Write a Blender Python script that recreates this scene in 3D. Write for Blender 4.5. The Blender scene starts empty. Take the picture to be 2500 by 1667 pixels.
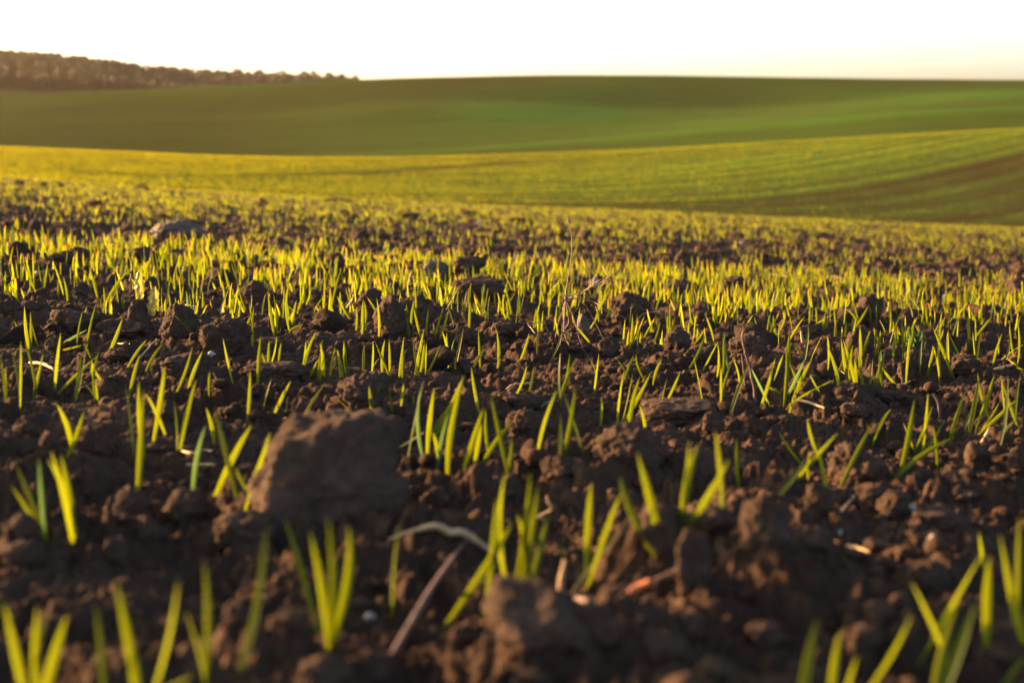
import bpy, math, random
import numpy as np
from mathutils import Vector, noise as mnoise, Matrix

# ------------------------------------------------------------------ camera, sky, sun
R = math.radians
sc = bpy.context.scene
HC = 0.30                       # eye height above the soil
FPX = 3472.0                    # focal length in photo pixels (2500 px wide frame)
YH = 250.0                      # true horizon in the photo
PITCH = math.atan((833.5 - YH) / FPX)

cam = bpy.data.cameras.new('camera')
cam_o = bpy.data.objects.new('camera', cam)
sc.collection.objects.link(cam_o)
cam.sensor_width = 36.0
cam.lens = FPX / 2500.0 * 36.0
cam.clip_start = 0.05
cam.clip_end = 20000
cam_o.location = (0, 0, HC)
cam_o.rotation_euler = (R(90) - PITCH, 0, 0)
cam.dof.use_dof = True
cam.dof.focus_distance = 2.55
cam.dof.aperture_fstop = 5.5
sc.camera = cam_o

SUN_AZ, SUN_EL = 62.0, 9.5      # degrees to the left of the view, degrees up
w = bpy.data.worlds.new('World')
sc.world = w
w.use_nodes = True
nt = w.node_tree
bg = nt.nodes['Background']
sky = nt.nodes.new('ShaderNodeTexSky')
sky.sky_type = 'NISHITA'
sky.sun_disc = False
sky.sun_elevation = R(SUN_EL)
sky.sun_rotation = R(-SUN_AZ)
sky.air_density = 0.45
sky.dust_density = 2.1
sky.ozone_density = 0.0
warm = nt.nodes.new('ShaderNodeMix'); warm.data_type = 'RGBA'; warm.blend_type = 'MULTIPLY'; warm.inputs[0].default_value = 1.0
warm.inputs[7].default_value = (1.0, 0.95, 0.87, 1)      # the dusty warm air of a low sun
nt.links.new(sky.outputs[0], warm.inputs[6]); nt.links.new(warm.outputs[2], bg.inputs[0])
bg.inputs[1].default_value = 0.112

sun = bpy.data.lights.new('sun', 'SUN')
sun.energy = 5.0
sun.angle = R(0.6)
sun.color = (1.0, 0.55, 0.22)
sun_o = bpy.data.objects.new('sun', sun)
sc.collection.objects.link(sun_o)
sd = Vector((-math.sin(R(SUN_AZ)) * math.cos(R(SUN_EL)), math.cos(R(SUN_AZ)) * math.cos(R(SUN_EL)), math.sin(R(SUN_EL))))
sun_o.rotation_euler = sd.to_track_quat('Z', 'Y').to_euler()
sun_o.location = (-5, 5, 5)

sc.view_settings.view_transform = 'Standard'
sc.view_settings.look = 'None'
sc.view_settings.exposure = 2.32
sc.view_settings.gamma = 1.0
sc.cycles.use_denoising = True
sc.cycles.max_bounces = 6
sc.cycles.volume_bounces = 0

rng = np.random.default_rng(7)
random.seed(7)

# ------------------------------------------------------------------ small helpers
def link(o):
    sc.collection.objects.link(o)
    return o

def mesh_np(name, V, F, mat=None, uv=None, smooth=True):
    """V (n,3), F (m,k) one polygon size; uv per vertex (n,2)."""
    V = np.asarray(V, np.float32); F = np.asarray(F, np.int32)
    me = bpy.data.meshes.new(name)
    n, m, k = len(V), len(F), F.shape[1]
    me.vertices.add(n); me.vertices.foreach_set('co', V.ravel())
    me.loops.add(m * k); me.loops.foreach_set('vertex_index', F.ravel())
    me.polygons.add(m)
    me.polygons.foreach_set('loop_start', np.arange(0, m * k, k, dtype=np.int32))
    me.polygons.foreach_set('loop_total', np.full(m, k, np.int32))
    me.polygons.foreach_set('use_smooth', np.full(m, smooth, bool))
    if uv is not None:
        l = me.uv_layers.new(name='UVMap')
        l.data.foreach_set('uv', np.asarray(uv, np.float32)[F.ravel()].ravel())
    me.update(calc_edges=True)
    if mat: me.materials.append(mat)
    return me

def obj(name, me, parent=None, loc=None):
    o = bpy.data.objects.new(name, me)
    link(o)
    if parent is not None: o.parent = parent
    if loc is not None: o.location = loc
    return o

def tag(o, label=None, cat=None, group=None, kind=None):
    if label: o['label'] = label
    if cat: o['category'] = cat
    if group: o['group'] = group
    if kind: o['kind'] = kind
    return o

def thing(name, label, cat, loc, group=None):
    o = bpy.data.objects.new(name, None)
    link(o); o.location = loc; o.empty_display_size = 0.02
    return tag(o, label, cat, group)

# ---- numpy noise
def _hash(ix, iy, s):
    h = (ix.astype(np.int64) * 374761393 + iy.astype(np.int64) * 668265263 + s * 982451653) & 0xffffffff
    h = ((h ^ (h >> 13)) * 1274126177) & 0xffffffff
    h = ((h ^ (h >> 16)) * 2246822519) & 0xffffffff
    return ((h ^ (h >> 15)) & 0xffffff) / float(0x1000000)

def pnoise(x, y, s=0):
    ix = np.floor(x); iy = np.floor(y); fx = x - ix; fy = y - iy
    ix = ix.astype(np.int64); iy = iy.astype(np.int64)
    def g(a, b, dx, dy):
        t = _hash(ix + a, iy + b, s) * 2 * np.pi
        return np.cos(t) * dx + np.sin(t) * dy
    sx = fx * fx * fx * (fx * (fx * 6 - 15) + 10); sy = fy * fy * fy * (fy * (fy * 6 - 15) + 10)
    a = g(0, 0, fx, fy); b = g(1, 0, fx - 1, fy); c = g(0, 1, fx, fy - 1); d = g(1, 1, fx - 1, fy - 1)
    return 1.5 * ((a + (b - a) * sx) + ((c + (d - c) * sx) - (a + (b - a) * sx)) * sy)

def domes(x, y, cell, s, keep=0.8):
    """union of rough half-buried lumps, height in units of the cell"""
    x = x / cell; y = y / cell
    ix = np.floor(x); iy = np.floor(y)
    out = np.zeros_like(x)
    for a in (-1, 0, 1):
        for b in (-1, 0, 1):
            jx = ix + a; jy = iy + b
            hx = _hash(jx, jy, s); hy = _hash(jx, jy, s + 1); hr = _hash(jx, jy, s + 2); hk = _hash(jx, jy, s + 3)
            r = 0.25 + 0.5 * hr
            el = 0.7 + 0.6 * hk
            d2 = ((x - jx - hx) * el) ** 2 + ((y - jy - hy) / el) ** 2
            q = np.maximum(0, 1 - d2 / (r * r))
            hgt = np.sqrt(q) * r * (0.5 + 0.7 * hk)
            out = np.maximum(out, np.where(hk < keep, hgt, 0))
    return out

def relief(x, y):
    """height of the crumbly tilled soil over the smooth slope"""
    wx = x + 0.020 * pnoise(x * 11, y * 11, 31) + 0.010 * pnoise(x * 27, y * 27, 33)
    wy = y + 0.020 * pnoise(x * 11, y * 11, 32) + 0.010 * pnoise(x * 27, y * 27, 34)
    z = 0.022 * pnoise(x * 2.1, y * 2.1, 1) + 0.016 * pnoise(x * 5.3, y * 5.3, 2)
    z = z + 0.30 * 0.12 * domes(wx, wy, 0.12, 10, 0.5)
    mask = 0.55 + 0.6 * pnoise(x * 3.1, y * 3.1, 77)
    f, a = 10.0, 0.034
    for k in range(6):                     # lumps parted by creases, ever finer
        n = np.abs(pnoise(wx * f + 3.1 * k, wy * f - 1.7 * k, 5 + k))
        z = z + a * np.clip(mask + 0.12 * k, 0.25, 1.1) * np.minimum(n, 0.75)
        f *= 2.07; a *= 0.60
    z = z + 0.5 * 0.020 * domes(wx * 1.0, wy, 0.020, 30, 0.45) + 0.45 * 0.009 * domes(x, y, 0.009, 40, 0.6)
    z = z + 0.0045 * (0.5 - np.abs(pnoise(wx * 62, wy * 62, 14))) + 0.0024 * (0.5 - np.abs(pnoise(x * 150, y * 150, 4))) + 0.0012 * pnoise(x * 300, y * 300, 24)
    return z - 0.024

# ------------------------------------------------------------------ terrain
def te_of(ypx):                      # tangent of the elevation seen at a photo row
    return np.tan(np.arctan((833.5 - np.asarray(ypx, float)) / FPX) - PITCH)

U = np.linspace(-3.0, 3.0, 1201)
XPX = 1250 + FPX * U * 1.014
def line(*pts, sm=9):
    p = np.array(pts, float)
    v = np.interp(XPX, p[:, 0], p[:, 1])
    k = np.exp(-0.5 * (np.arange(-3 * sm, 3 * sm + 1) / sm) ** 2); k /= k.sum()
    return np.convolve(np.pad(v, 3 * sm, mode='edge'), k, 'valid')

crest = line((-600, 395), (0, 432), (150, 447), (450, 470), (800, 488), (1200, 506), (1600, 520), (2000, 540), (2500, 560), (3000, 580))
medge = line((-600, 345), (0, 357), (400, 375), (600, 386), (1000, 384), (1500, 370), (2000, 340), (2500, 313), (3200, 275))
band = line((-600, 352), (0, 360), (400, 379), (600, 383), (1060, 369), (1700, 318), (2200, 268), (2500, 258), (3200, 240))
fold = line((-600, 300), (0, 300), (600, 290), (1100, 245), (1400, 262), (1700, 280), (2100, 247), (2500, 218), (3200, 205))
skyl = line((-600, 240), (0, 229), (470, 214), (880, 193), (1060, 188), (1380, 182), (1600, 183), (1900, 189), (2200, 194), (2500, 195), (3200, 205))
wood = line((-800, 132), (0, 143), (100, 145), (200, 160), (350, 182), (500, 196), (700, 201), (890, 203), (1100, 222), (2500, 245), (3200, 250))
te0 = te_of(crest - 42)
def near_te(Y): return te0 - HC / Y
def px(l): return te_of(l)
# a chain of (distance, seen elevation) lines; the dips between the lines are hidden hollows
KN = [(14, near_te(14)), (17, near_te(17)), (20, near_te(20)), (25, px(crest)), (30, px(crest + 5)), (38, px(crest + 12)), (48, px(crest + 12)),
      (58, px(crest + 2)), (72, px(crest * .80 + medge * .20)), (95, px(crest * .42 + medge * .58)), (120, px(crest * .14 + medge * .86)), (145, px(medge)),
      (165, px(medge + 4)), (190, px(np.maximum(medge + 3, band + 8))), (230, px(band + 6 + 0.35 * np.maximum(0, medge - band))), (270, px(band)),
      (300, px(band + 2.5)), (325, px(band + 1)), (400, px(band * .5 + fold * .5)), (460, px(fold)), (490, px(fold + 1)), (560, px(fold * .35 + skyl * .65)),
      (660, px(skyl)), (760, px(skyl + 8)), (900, px(np.minimum(wood + 85, skyl + 13))), (1050, px(wood + 52)), (1300, px(wood)), (1500, px(wood + 10)), (2200, px(np.full_like(U, 246.0))), (6000, px(np.full_like(U, 248.0)))]
kx = np.log(np.array([k[0] for k in KN], float)); ky = np.array([k[1] for k in KN])
LY = np.linspace(math.log(14), math.log(6000), 1400)
def pchip(x, Yk, q):
    h = np.diff(x)[:, None]; d = np.diff(Yk, axis=0) / h
    m = np.zeros_like(Yk)
    w1 = 2 * h[1:] + h[:-1]; w2 = h[1:] + 2 * h[:-1]
    same = (d[:-1] * d[1:]) > 0
    with np.errstate(all='ignore'):
        hm = (w1 + w2) / (w1 / d[:-1] + w2 / d[1:])
    m[1:-1] = np.where(same, hm, 0); m[0] = d[0]; m[-1] = 0
    i = np.clip(np.searchsorted(x, q) - 1, 0, len(x) - 2)
    hh = np.diff(x)[i][:, None]; t = ((q - x[i]) / np.diff(x)[i])[:, None]
    return ((1 + 2 * t) * (1 - t) ** 2) * Yk[i] + t * (1 - t) ** 2 * hh * m[i] + t * t * (3 - 2 * t) * Yk[i + 1] + t * t * (t - 1) * hh * m[i + 1]
TAB = pchip(kx, ky, LY)
# soften along the distance so that folds roll instead of creasing
kk = np.exp(-0.5 * (np.arange(-12, 13) / 5.0) ** 2); kk /= kk.sum()
TAB[40:] = np.apply_along_axis(lambda v: np.convolve(np.pad(v, 12, mode='edge'), kk, 'valid'), 0, TAB)[40:]

def te(u, Y):
    u = np.clip(u, -2.99, 2.99); Y = np.asarray(Y, float)
    near = np.interp(u, U, te0) - HC / np.maximum(Y, 1e-3)
    fu = (u + 3.0) / (U[1] - U[0]); iu = np.clip(fu.astype(int), 0, len(U) - 2); fu = fu - iu
    fy = (np.log(np.clip(Y, 14, 5999)) - LY[0]) / (LY[1] - LY[0]); iy = np.clip(fy.astype(int), 0, len(LY) - 2); fy = fy - iy
    far = (TAB[iy, iu] * (1 - fu) + TAB[iy, iu + 1] * fu) * (1 - fy) + (TAB[iy + 1, iu] * (1 - fu) + TAB[iy + 1, iu + 1] * fu) * fy
    return np.where(Y < 14, near, far)

def ground(x, y):
    x = np.asarray(x, float); y = np.asarray(y, float)
    yy = np.maximum(y, 0.05)
    z = HC + te(x / yy, yy) * yy
    return np.where(np.abs(x) > 2.9 * yy, HC + te(np.sign(x) * 2.9, yy) * yy, z)

CP, SP = math.cos(PITCH), math.sin(PITCH)
def ray(pxx, pyy):
    a = (pxx - 1250) / FPX; v = (833.5 - pyy) / FPX
    return np.array((a, CP + v * SP, v * CP - SP))
_YS = np.exp(np.linspace(math.log(0.45), math.log(60), 2500))
def hit(pxx, pyy):
    """where the sight line through a photo pixel meets the smooth soil"""
    d = ray(pxx, pyy); u = d[0] / d[1]; t = d[2] / d[1]
    f = te(np.full_like(_YS, u), _YS) - t
    i = np.argmax(f >= 0)
    Y = _YS[i] if f[i] >= 0 else 24.0
    return np.array((u * Y, Y, HC + t * Y))
def at_depth(pxx, pyy, Y):
    d = ray(pxx, pyy)
    return np.array((d[0] / d[1] * Y, Y, HC + d[2] / d[1] * Y))
def ppm(Y): return FPX / (Y * 1.0)

# ------------------------------------------------------------------ materials
def newmat(name):
    m = bpy.data.materials.new(name); m.use_nodes = True
    t = m.node_tree
    return m, t, t.nodes['Principled BSDF'], t.nodes['Material Output']
def N(t, typ, **kw):
    n = t.nodes.new(typ)
    for k, v in kw.items(): setattr(n, k, v)
    return n
def ramp(t, src, stops):
    n = N(t, 'ShaderNodeValToRGB')
    e = n.color_ramp.elements
    while len(e) < len(stops): e.new(0.5)
    for a, (p, c) in zip(e, stops):
        a.position = p; a.color = (*c, 1)
    t.links.new(src, n.inputs[0])
    return n
def tnoise(t, scale, detail=4, rough=0.6, coord='Object'):
    tc = N(t, 'ShaderNodeNewGeometry') if coord == 'Position' else N(t, 'ShaderNodeTexCoord')
    n = N(t, 'ShaderNodeTexNoise')
    n.inputs['Scale'].default_value = scale; n.inputs['Detail'].default_value = detail; n.inputs['Roughness'].default_value = rough
    t.links.new(tc.outputs[coord], n.inputs['Vector'])
    return n

def soil_mat(name, a, b, c, rough=0.85, spec=0.25, bump=1.0, sc1=7, coord='Position'):
    m, t, p, o = newmat(name)
    n1 = tnoise(t, sc1, 5, 0.65, coord)
    r = ramp(t, n1.outputs[0], [(0.3, a), (0.52, b), (0.72, c)])
    n2 = tnoise(t, 160, 4, 0.7, coord)
    mx = N(t, 'ShaderNodeMix', data_type='RGBA', blend_type='OVERLAY')
    mx.inputs[0].default_value = 0.55
    t.links.new(r.outputs[0], mx.inputs[6]); t.links.new(n2.outputs[0], mx.inputs[7])
    t.links.new(mx.outputs[2], p.inputs['Base Color'])
    p.inputs['Roughness'].default_value = rough
    p.inputs['Specular IOR Level'].default_value = spec
    n3 = tnoise(t, 420, 5, 0.75, coord)
    b1 = N(t, 'ShaderNodeBump'); b1.inputs['Strength'].default_value = bump; b1.inputs['Distance'].default_value = 0.003
    t.links.new(n2.outputs[0], b1.inputs['Height'])
    b2 = N(t, 'ShaderNodeBump'); b2.inputs['Strength'].default_value = bump; b2.inputs['Distance'].default_value = 0.0012
    t.links.new(n3.outputs[0], b2.inputs['Height']); t.links.new(b1.outputs[0], b2.inputs['Normal'])
    t.links.new(b2.outputs[0], p.inputs['Normal'])
    return m
M_SOIL = soil_mat('tilled_soil', (0.043, 0.027, 0.018), (0.064, 0.041, 0.028), (0.094, 0.059, 0.039), 0.95, 0.05)
M_CLOD = soil_mat('clod_soil', (0.047, 0.031, 0.022), (0.070, 0.047, 0.034), (0.104, 0.067, 0.046), 0.93, 0.08, 1.0, 11, 'Object')
M_STONE = soil_mat('pale_stone', (0.07, 0.05, 0.038), (0.098, 0.073, 0.057), (0.135, 0.103, 0.082), 0.75, 0.3, 0.3, 18, 'Object')
M_PEBBLE = soil_mat('white_pebble', (0.26, 0.25, 0.22), (0.33, 0.31, 0.28), (0.42, 0.40, 0.36), 0.5, 0.4, 0.1, 60, 'Object')

def leaf_mat(name, refl, trans, dry, gloss=0.35):
    m, t, p, o = newmat(name)
    rnd = N(t, 'ShaderNodeNewGeometry')
    uv = N(t, 'ShaderNodeUVMap'); sep = N(t, 'ShaderNodeSeparateXYZ')
    t.links.new(uv.outputs[0], sep.inputs[0])
    hs = N(t, 'ShaderNodeHueSaturation')
    mh = N(t, 'ShaderNodeMapRange'); mh.inputs[3].default_value = 0.48; mh.inputs[4].default_value = 0.53
    mv = N(t, 'ShaderNodeMapRange'); mv.inputs[3].default_value = 0.62; mv.inputs[4].default_value = 1.2
    sepr = N(t, 'ShaderNodeMath', operation='FRACT'); mul = N(t, 'ShaderNodeMath', operation='MULTIPLY'); mul.inputs[1].default_value = 17.3
    t.links.new(rnd.outputs['Random Per Island'], mh.inputs[0])
    t.links.new(rnd.outputs['Random Per Island'], mul.inputs[0]); t.links.new(mul.outputs[0], sepr.inputs[0]); t.links.new(sepr.outputs[0], mv.inputs[0])
    # the dry, orange tip of some blades
    tip = N(t, 'ShaderNodeMapRange'); tip.inputs[1].default_value = 0.72; tip.inputs[2].default_value = 0.98
    t.links.new(sep.outputs[1], tip.inputs[0])
    gate = N(t, 'ShaderNodeMath', operation='GREATER_THAN'); gate.inputs[1].default_value = 0.6
    t.links.new(sepr.outputs[0], gate.inputs[0])
    tm = N(t, 'ShaderNodeMath', operation='MULTIPLY'); t.links.new(tip.outputs[0], tm.inputs[0]); t.links.new(gate.outputs[0], tm.inputs[1])
    # veins along the blade
    cmb = N(t, 'ShaderNodeTexWave'); cmb.inputs['Scale'].default_value = 2.2; cmb.inputs['Distortion'].default_value = 0.4
    t.links.new(uv.outputs[0], cmb.inputs['Vector'])
    def col(c):
        mx = N(t, 'ShaderNodeMix', data_type='RGBA'); mx.inputs[6].default_value = (*c, 1); mx.inputs[7].default_value = (*dry, 1)
        t.links.new(tm.outputs[0], mx.inputs[0])
        h = N(t, 'ShaderNodeHueSaturation')
        t.links.new(mh.outputs[0], h.inputs['Hue']); t.links.new(mv.outputs[0], h.inputs['Value']); t.links.new(mx.outputs[2], h.inputs['Color'])
        v = N(t, 'ShaderNodeMix', data_type='RGBA', blend_type='MULTIPLY'); v.inputs[0].default_value = 0.25
        t.links.new(h.outputs[0], v.inputs[6]); t.links.new(cmb.outputs[0], v.inputs[7])
        return v.outputs[2]
    t.links.new(col(refl), p.inputs['Base Color'])
    p.inputs['Roughness'].default_value = 0.45; p.inputs['Specular IOR Level'].default_value = gloss
    tr = N(t, 'ShaderNodeBsdfTranslucent'); t.links.new(col(trans), tr.inputs[0])
    ms = N(t, 'ShaderNodeMixShader'); ms.inputs[0].default_value = 0.62
    t.links.new(p.outputs[0], ms.inputs[1]); t.links.new(tr.outputs[0], ms.inputs[2])
    t.links.new(ms.outputs[0], o.inputs['Surface'])
    return m
M_LEAF = leaf_mat('wheat_leaf', (0.075, 0.125, 0.012), (0.285, 0.325, 0.0035), (0.72, 0.36, 0.04))
M_TEAL = leaf_mat('bluish_wheat_leaf', (0.10, 0.17, 0.07), (0.22, 0.36, 0.08), (0.4, 0.3, 0.1))
M_DRYLEAF = leaf_mat('dry_wheat_leaf', (0.30, 0.19, 0.05), (0.75, 0.42, 0.06), (0.75, 0.4, 0.08))

def plain(name, a, b, rough=0.7, scale=60, transl=0.0):
    m, t, p, o = newmat(name)
    n = tnoise(t, scale, 4, 0.6)
    r = ramp(t, n.outputs[0], [(0.35, a), (0.65, b)])
    t.links.new(r.outputs[0], p.inputs['Base Color']); p.inputs['Roughness'].default_value = rough
    b1 = N(t, 'ShaderNodeBump'); b1.inputs['Strength'].default_value = 0.4; b1.inputs['Distance'].default_value = 0.001
    t.links.new(n.outputs[0], b1.inputs['Height']); t.links.new(b1.outputs[0], p.inputs['Normal'])
    if transl:
        tr = N(t, 'ShaderNodeBsdfTranslucent'); t.links.new(r.outputs[0], tr.inputs[0])
        ms = N(t, 'ShaderNodeMixShader'); ms.inputs[0].default_value = transl
        t.links.new(p.outputs[0], ms.inputs[1]); t.links.new(tr.outputs[0], ms.inputs[2]); t.links.new(ms.outputs[0], o.inputs['Surface'])
    return m
M_STRAW = plain('pale_straw', (0.34, 0.23, 0.11), (0.50, 0.36, 0.19))
M_TWIG = plain('brown_twig', (0.085, 0.045, 0.03), (0.13, 0.075, 0.05))
M_ORANGE = plain('orange_twig', (0.45, 0.13, 0.045), (0.6, 0.2, 0.08))
M_WEED = plain('dry_weed_stem', (0.16, 0.085, 0.06), (0.26, 0.15, 0.105))
M_BROAD = plain('broad_weed_leaf', (0.22, 0.22, 0.05), (0.45, 0.36, 0.05), 0.5, 120, 0.55)
M_HERB = plain('small_green_herb', (0.05, 0.10, 0.03), (0.10, 0.17, 0.05), 0.5, 120, 0.35)
M_TREE = plain('distant_foliage', (0.035, 0.035, 0.014), (0.07, 0.06, 0.025), 0.8, 0.5, 0.25)
M_BARK = plain('bark', (0.06, 0.045, 0.03), (0.1, 0.07, 0.05), 0.9, 4)

# (photo box x0,y0,x1,y1 ; blockiness ; lumps) of the clods that stand out, same crops as the blades
CL = [
 ((0, 640), [(840,240,1010,440),(1040,255,1320,510),(230,285,640,490),(600,330,1000,520),(1320,320,1700,620),(1630,90,1800,290),(-40,240,100,360),(120,250,260,350),(280,480,420,600),(690,560,900,670),
   (1050,590,1460,770),(500,1060,800,1300),(1600,655,2060,800),(690,730,900,860),(470,140,600,240),(60,1020,290,1170),(250,1110,390,1260),(1080,920,1180,1060),(-60,1150,60,1300),(1700,1290-240,1700+1,1290-239)]),
 ((825, 640), [(-40,715,410,1000),(120,170,300,295),(230,110,430,215),(205,205,520,475),(700,60,1130,240),(1000,380,1230,490),(780,420,960,570),(1290,605,1370,690),(1800,170,2170,425),
   (1740,490,1920,650),(2200,445,2400,580),(790,645,900,750),(1110,970,1390,1190),(1360,1275,1700,1460),(1700,1050,2240,1400),(880,1330,1050,1570),(1190,1310,1300,1440),(1080,860,1390,1000),(340,950,540,1060)]),
 ((1650, 640), [(350,455,660,650),(790,405,1010,510),(960,650,1120,770),(40,530,310,680),(1080,785,1310,910),(1340,830,1650,970),(1020,1170,1510,1490),(1480,645,1650,810),(1550,565,1700,750),(1870,640,2110,770),
   (2060,445,2200,600),(1160,440,1300,570),(1230,195,1420,380),(1960,1190,2160,1370),(2250,1225,2400,1400),(160,1000,350,1140),(1120,930,1350,1060),(1520,325,1600,420),(320,85,500,220)]),
 ((0, 1100), [(700,220,1030,440),(1070,225,1410,470),(-30,400,250,610),(610,560,870,790),(-60,600,280,790),(840,410,1110,650),(1370,370,1870,640),(1840,1020,2080,1210),(1880,1370,2400,1600),(1490,990,1710,1210)]),
 ((825, 1100), [(1020,1070,1160,1220),(955,1220,1120,1340),(945,1320,1100,1460),(710,1150,960,1340),(540,210,800,390),(2040,1190,2400,1420),(1480,1000,2000,1330),(20,1330,420,1567),(1100,1400,1500,1640)]),
 ((1650, 1100), [(-300,320,170,700),(-30,480,270,940),(440,270,870,640),(840,190,1090,450),(650,470,1110,680),(1240,220,1500,410),(1370,250,1650,470),(1570,350,2020,530),(1810,210,2090,360),(1270,570,1470,690),
   (1480,610,1640,740),(1540,710,1910,970),(2020,1310,2400,1470),(1280,1000,1510,1140),(1440,950,1620,1070),(460,1130,770,1330),(10,1070,240,1250),(120,1370,430,1580),(1140,1140,1430,1340),(60,340,480,560)]),
 ((0, 380), [(350,600,590,740),(180,420,320,520),(850,610,1050,720),(2190,640,2340,780),(80,130,150,215),(250,145,310,220),(380,150,440,225),(900,172,990,232),(2200,255,2360,320),(570,290,690,350)]),
 ((825, 450), [(75,285,205,375),(400,145,540,250),(845,145,925,225),(1165,185,1295,270),(1685,205,1815,275),(1755,285,1865,350),(35,165,135,240),(755,475,1010,605)]),
 ((1650, 450), [(45,165,105,215),(985,250,1065,305),(2240,615,2400,730),(-10,445,160,570),(300,610,490,710)]),
]
K = 2.766
# the clods bed into low mounds of the tilled ground
MOUNDS = []
for (ox, oy), boxes in CL:
    for b in boxes:
        if b[2] - b[0] < 20: continue
        h_ = hit(ox + (b[0] + b[2]) / 2 / K, oy + b[3] / K)
        if h_[1] > 6: continue
        wd_ = (b[2] - b[0]) / K / ppm(h_[1])
        MOUNDS.append((h_[0], h_[1] + 0.3 * wd_, 0.75 * wd_, 0.17 * wd_))
for bx, by, wpx, hm in ((1800, 1500, 540, .072), (1620, 1450, 260, .042), (1950, 1420, 300, .030), (1320, 1640, 420, .040), (1560, 1640, 300, .030), (2150, 1600, 420, .030), (640, 1640, 500, .028), (250, 1460, 560, .028),
                        (150, 1300, 420, .026), (760, 1330, 560, .022), (2120, 1180, 380, .026), (1560, 1150, 300, .022), (2330, 1420, 360, .024), (160, 1130, 420, .022), (300, 830, 420, .035), (560, 880, 320, .035), (1880, 960, 420, .026), (2250, 960, 460, .024)):
    h_ = hit(bx, by); MOUNDS.append((h_[0], h_[1], 0.62 * wpx / ppm(h_[1]), hm))
_rel0 = relief
def relief(x, y):
    z = _rel0(x, y)
    x = np.asarray(x, float); y = np.asarray(y, float)
    wx = x + 0.02 * pnoise(x * 13, y * 13, 131); wy = y + 0.02 * pnoise(x * 13, y * 13, 132)
    for mx, my, r, h in MOUNDS:
        k = np.nonzero((np.abs(x - mx) < 2.2 * r) & (np.abs(y - my) < 2.2 * r))
        if len(k[0]):
            z[k] += 0.8 * h * np.exp(-1.6 * (((wx[k] - mx) ** 2 + (wy[k] - my) ** 2) / (r * r)))
    return z

_YS2 = np.exp(np.linspace(math.log(0.5), math.log(9), 1500))
def hit2(pxx, pyy):
    """where the sight line meets the lumpy soil itself"""
    d = ray(pxx, pyy); u = d[0] / d[1]; t = d[2] / d[1]
    x = u * _YS2; z = HC + te(np.full_like(_YS2, u), _YS2) * _YS2
    gap = HC + t * _YS2 - z
    k = np.nonzero((gap < 0.12) & (gap > -0.1))[0]
    if len(k):
        k = k[:: max(1, len(k) // 260)]
        g = gap[k] - relief(x[k], _YS2[k])
        j = np.argmax(g <= 0)
        if g[j] <= 0: return np.array((x[k[j]], _YS2[k[j]], HC + t * _YS2[k[j]]))
    return hit(pxx, pyy)

# ------------------------------------------------------------------ the ground
def grid_faces(nr, nc):
    i = np.arange(nr - 1)[:, None] * nc + np.arange(nc - 1)[None, :]
    i = i.ravel()
    return np.stack((i, i + 1, i + nc + 1, i + nc), 1)

NC, NR = 1050, 1450
uc = np.linspace(-0.5, 0.5, NC)
Yr = np.exp(np.linspace(math.log(0.45), math.log(34), NR))
YY = np.repeat(Yr[:, None], NC, 1); XX = uc[None, :] * (YY + 0.8)
ZZ = ground(XX, YY) + relief(XX, YY)
# the rim dips under the coarse sheet's level so that the two overlap without a gap
me = mesh_np('soil', np.stack((XX, YY, ZZ), -1).reshape(-1, 3), grid_faces(NR, NC), M_SOIL)
soil = tag(obj('soil', me), kind='structure')

# coarse soil on every side of the fine patch (behind the camera, left and right)
gx = np.concatenate((-np.geomspace(60, 1.2, 70), np.linspace(-1.1, 1.1, 23), np.geomspace(1.2, 60, 70)))
gy = np.concatenate((-np.geomspace(60, 0.6, 60), np.linspace(-0.5, 2, 26), np.geomspace(2.1, 33, 60)))
GX, GY = np.meshgrid(gx, gy)
tz = np.interp(np.clip(GX / np.maximum(GY, 3.0), -2.9, 2.9), U, te0)
gz = np.where(GY > 3, ground(GX, np.maximum(GY, 3)), tz * GY)
inside = (GY > 0.56) & (np.abs(GX) < 0.5 * (GY + 0.8) - 0.06 - 0.03 * GY)
gz = gz + relief(GX, GY) - np.where(inside, 0.12, 0.0)
me = mesh_np('soil_around', np.stack((GX, GY, gz), -1).reshape(-1, 3), grid_faces(len(gy), len(gx)), M_SOIL)
tag(obj('soil_around', me), kind='structure')

# ------------------------------------------------------------------ the sown slopes beyond the crest
def rowpos(x, y):
    """distance across the drill rows, which sweep uphill to the right"""
    s = 8.0
    return y - (0.05 * x + 1.35 * s * np.log1p(np.exp(np.clip((x - 4) / s, -30, 30))))
def cover(x, y):
    """share of the soil that the crop hides"""
    q = rowpos(x, y)
    c = 0.95 + 0.10 * pnoise(x * 0.05, y * 0.05, 51) + 0.12 * pnoise(x * 0.3, y * 0.12, 52)
    bare = 1 / (1 + np.exp(-(59.5 - q + 1.6 * pnoise(x * 0.1, y * 0.05, 53)) / 0.8))
    c = c - 0.60 * bare * (0.8 + 0.4 * pnoise(q * 0.35, x * 0.02, 55))
    tram = np.exp(-0.5 * ((np.mod(q, 9.0) - 4.5) / 0.55) ** 2) * (0.5 + 0.5 * _hash(np.floor(q / 9.0), 0 * q, 61))
    tram2 = np.exp(-0.5 * ((np.mod(q + 0.6 * pnoise(x * 0.05, q * 0.3, 57), 5.6) - 2.8) / 0.85) ** 2) * (0.2 + 0.8 * _hash(np.floor(q / 5.6), 0 * q, 63))
    c = c - 0.7 * (1 - 0.75 * bare) * tram2 * np.clip((x + 30) / 30, 0.35, 1)
    c = c - 0.35 * tram - 0.30 * np.exp(-0.5 * ((q - 60.4) / 0.7) ** 2)
    c = c - 0.8 * np.exp(-0.5 * ((y - 118 - 1.65 * x) / 1.3) ** 2) * np.clip((3 - x) / 4, 0, 1) * np.clip((x + 24) / 12, 0, 1)
    return np.clip(c, 0, 1)

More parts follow.
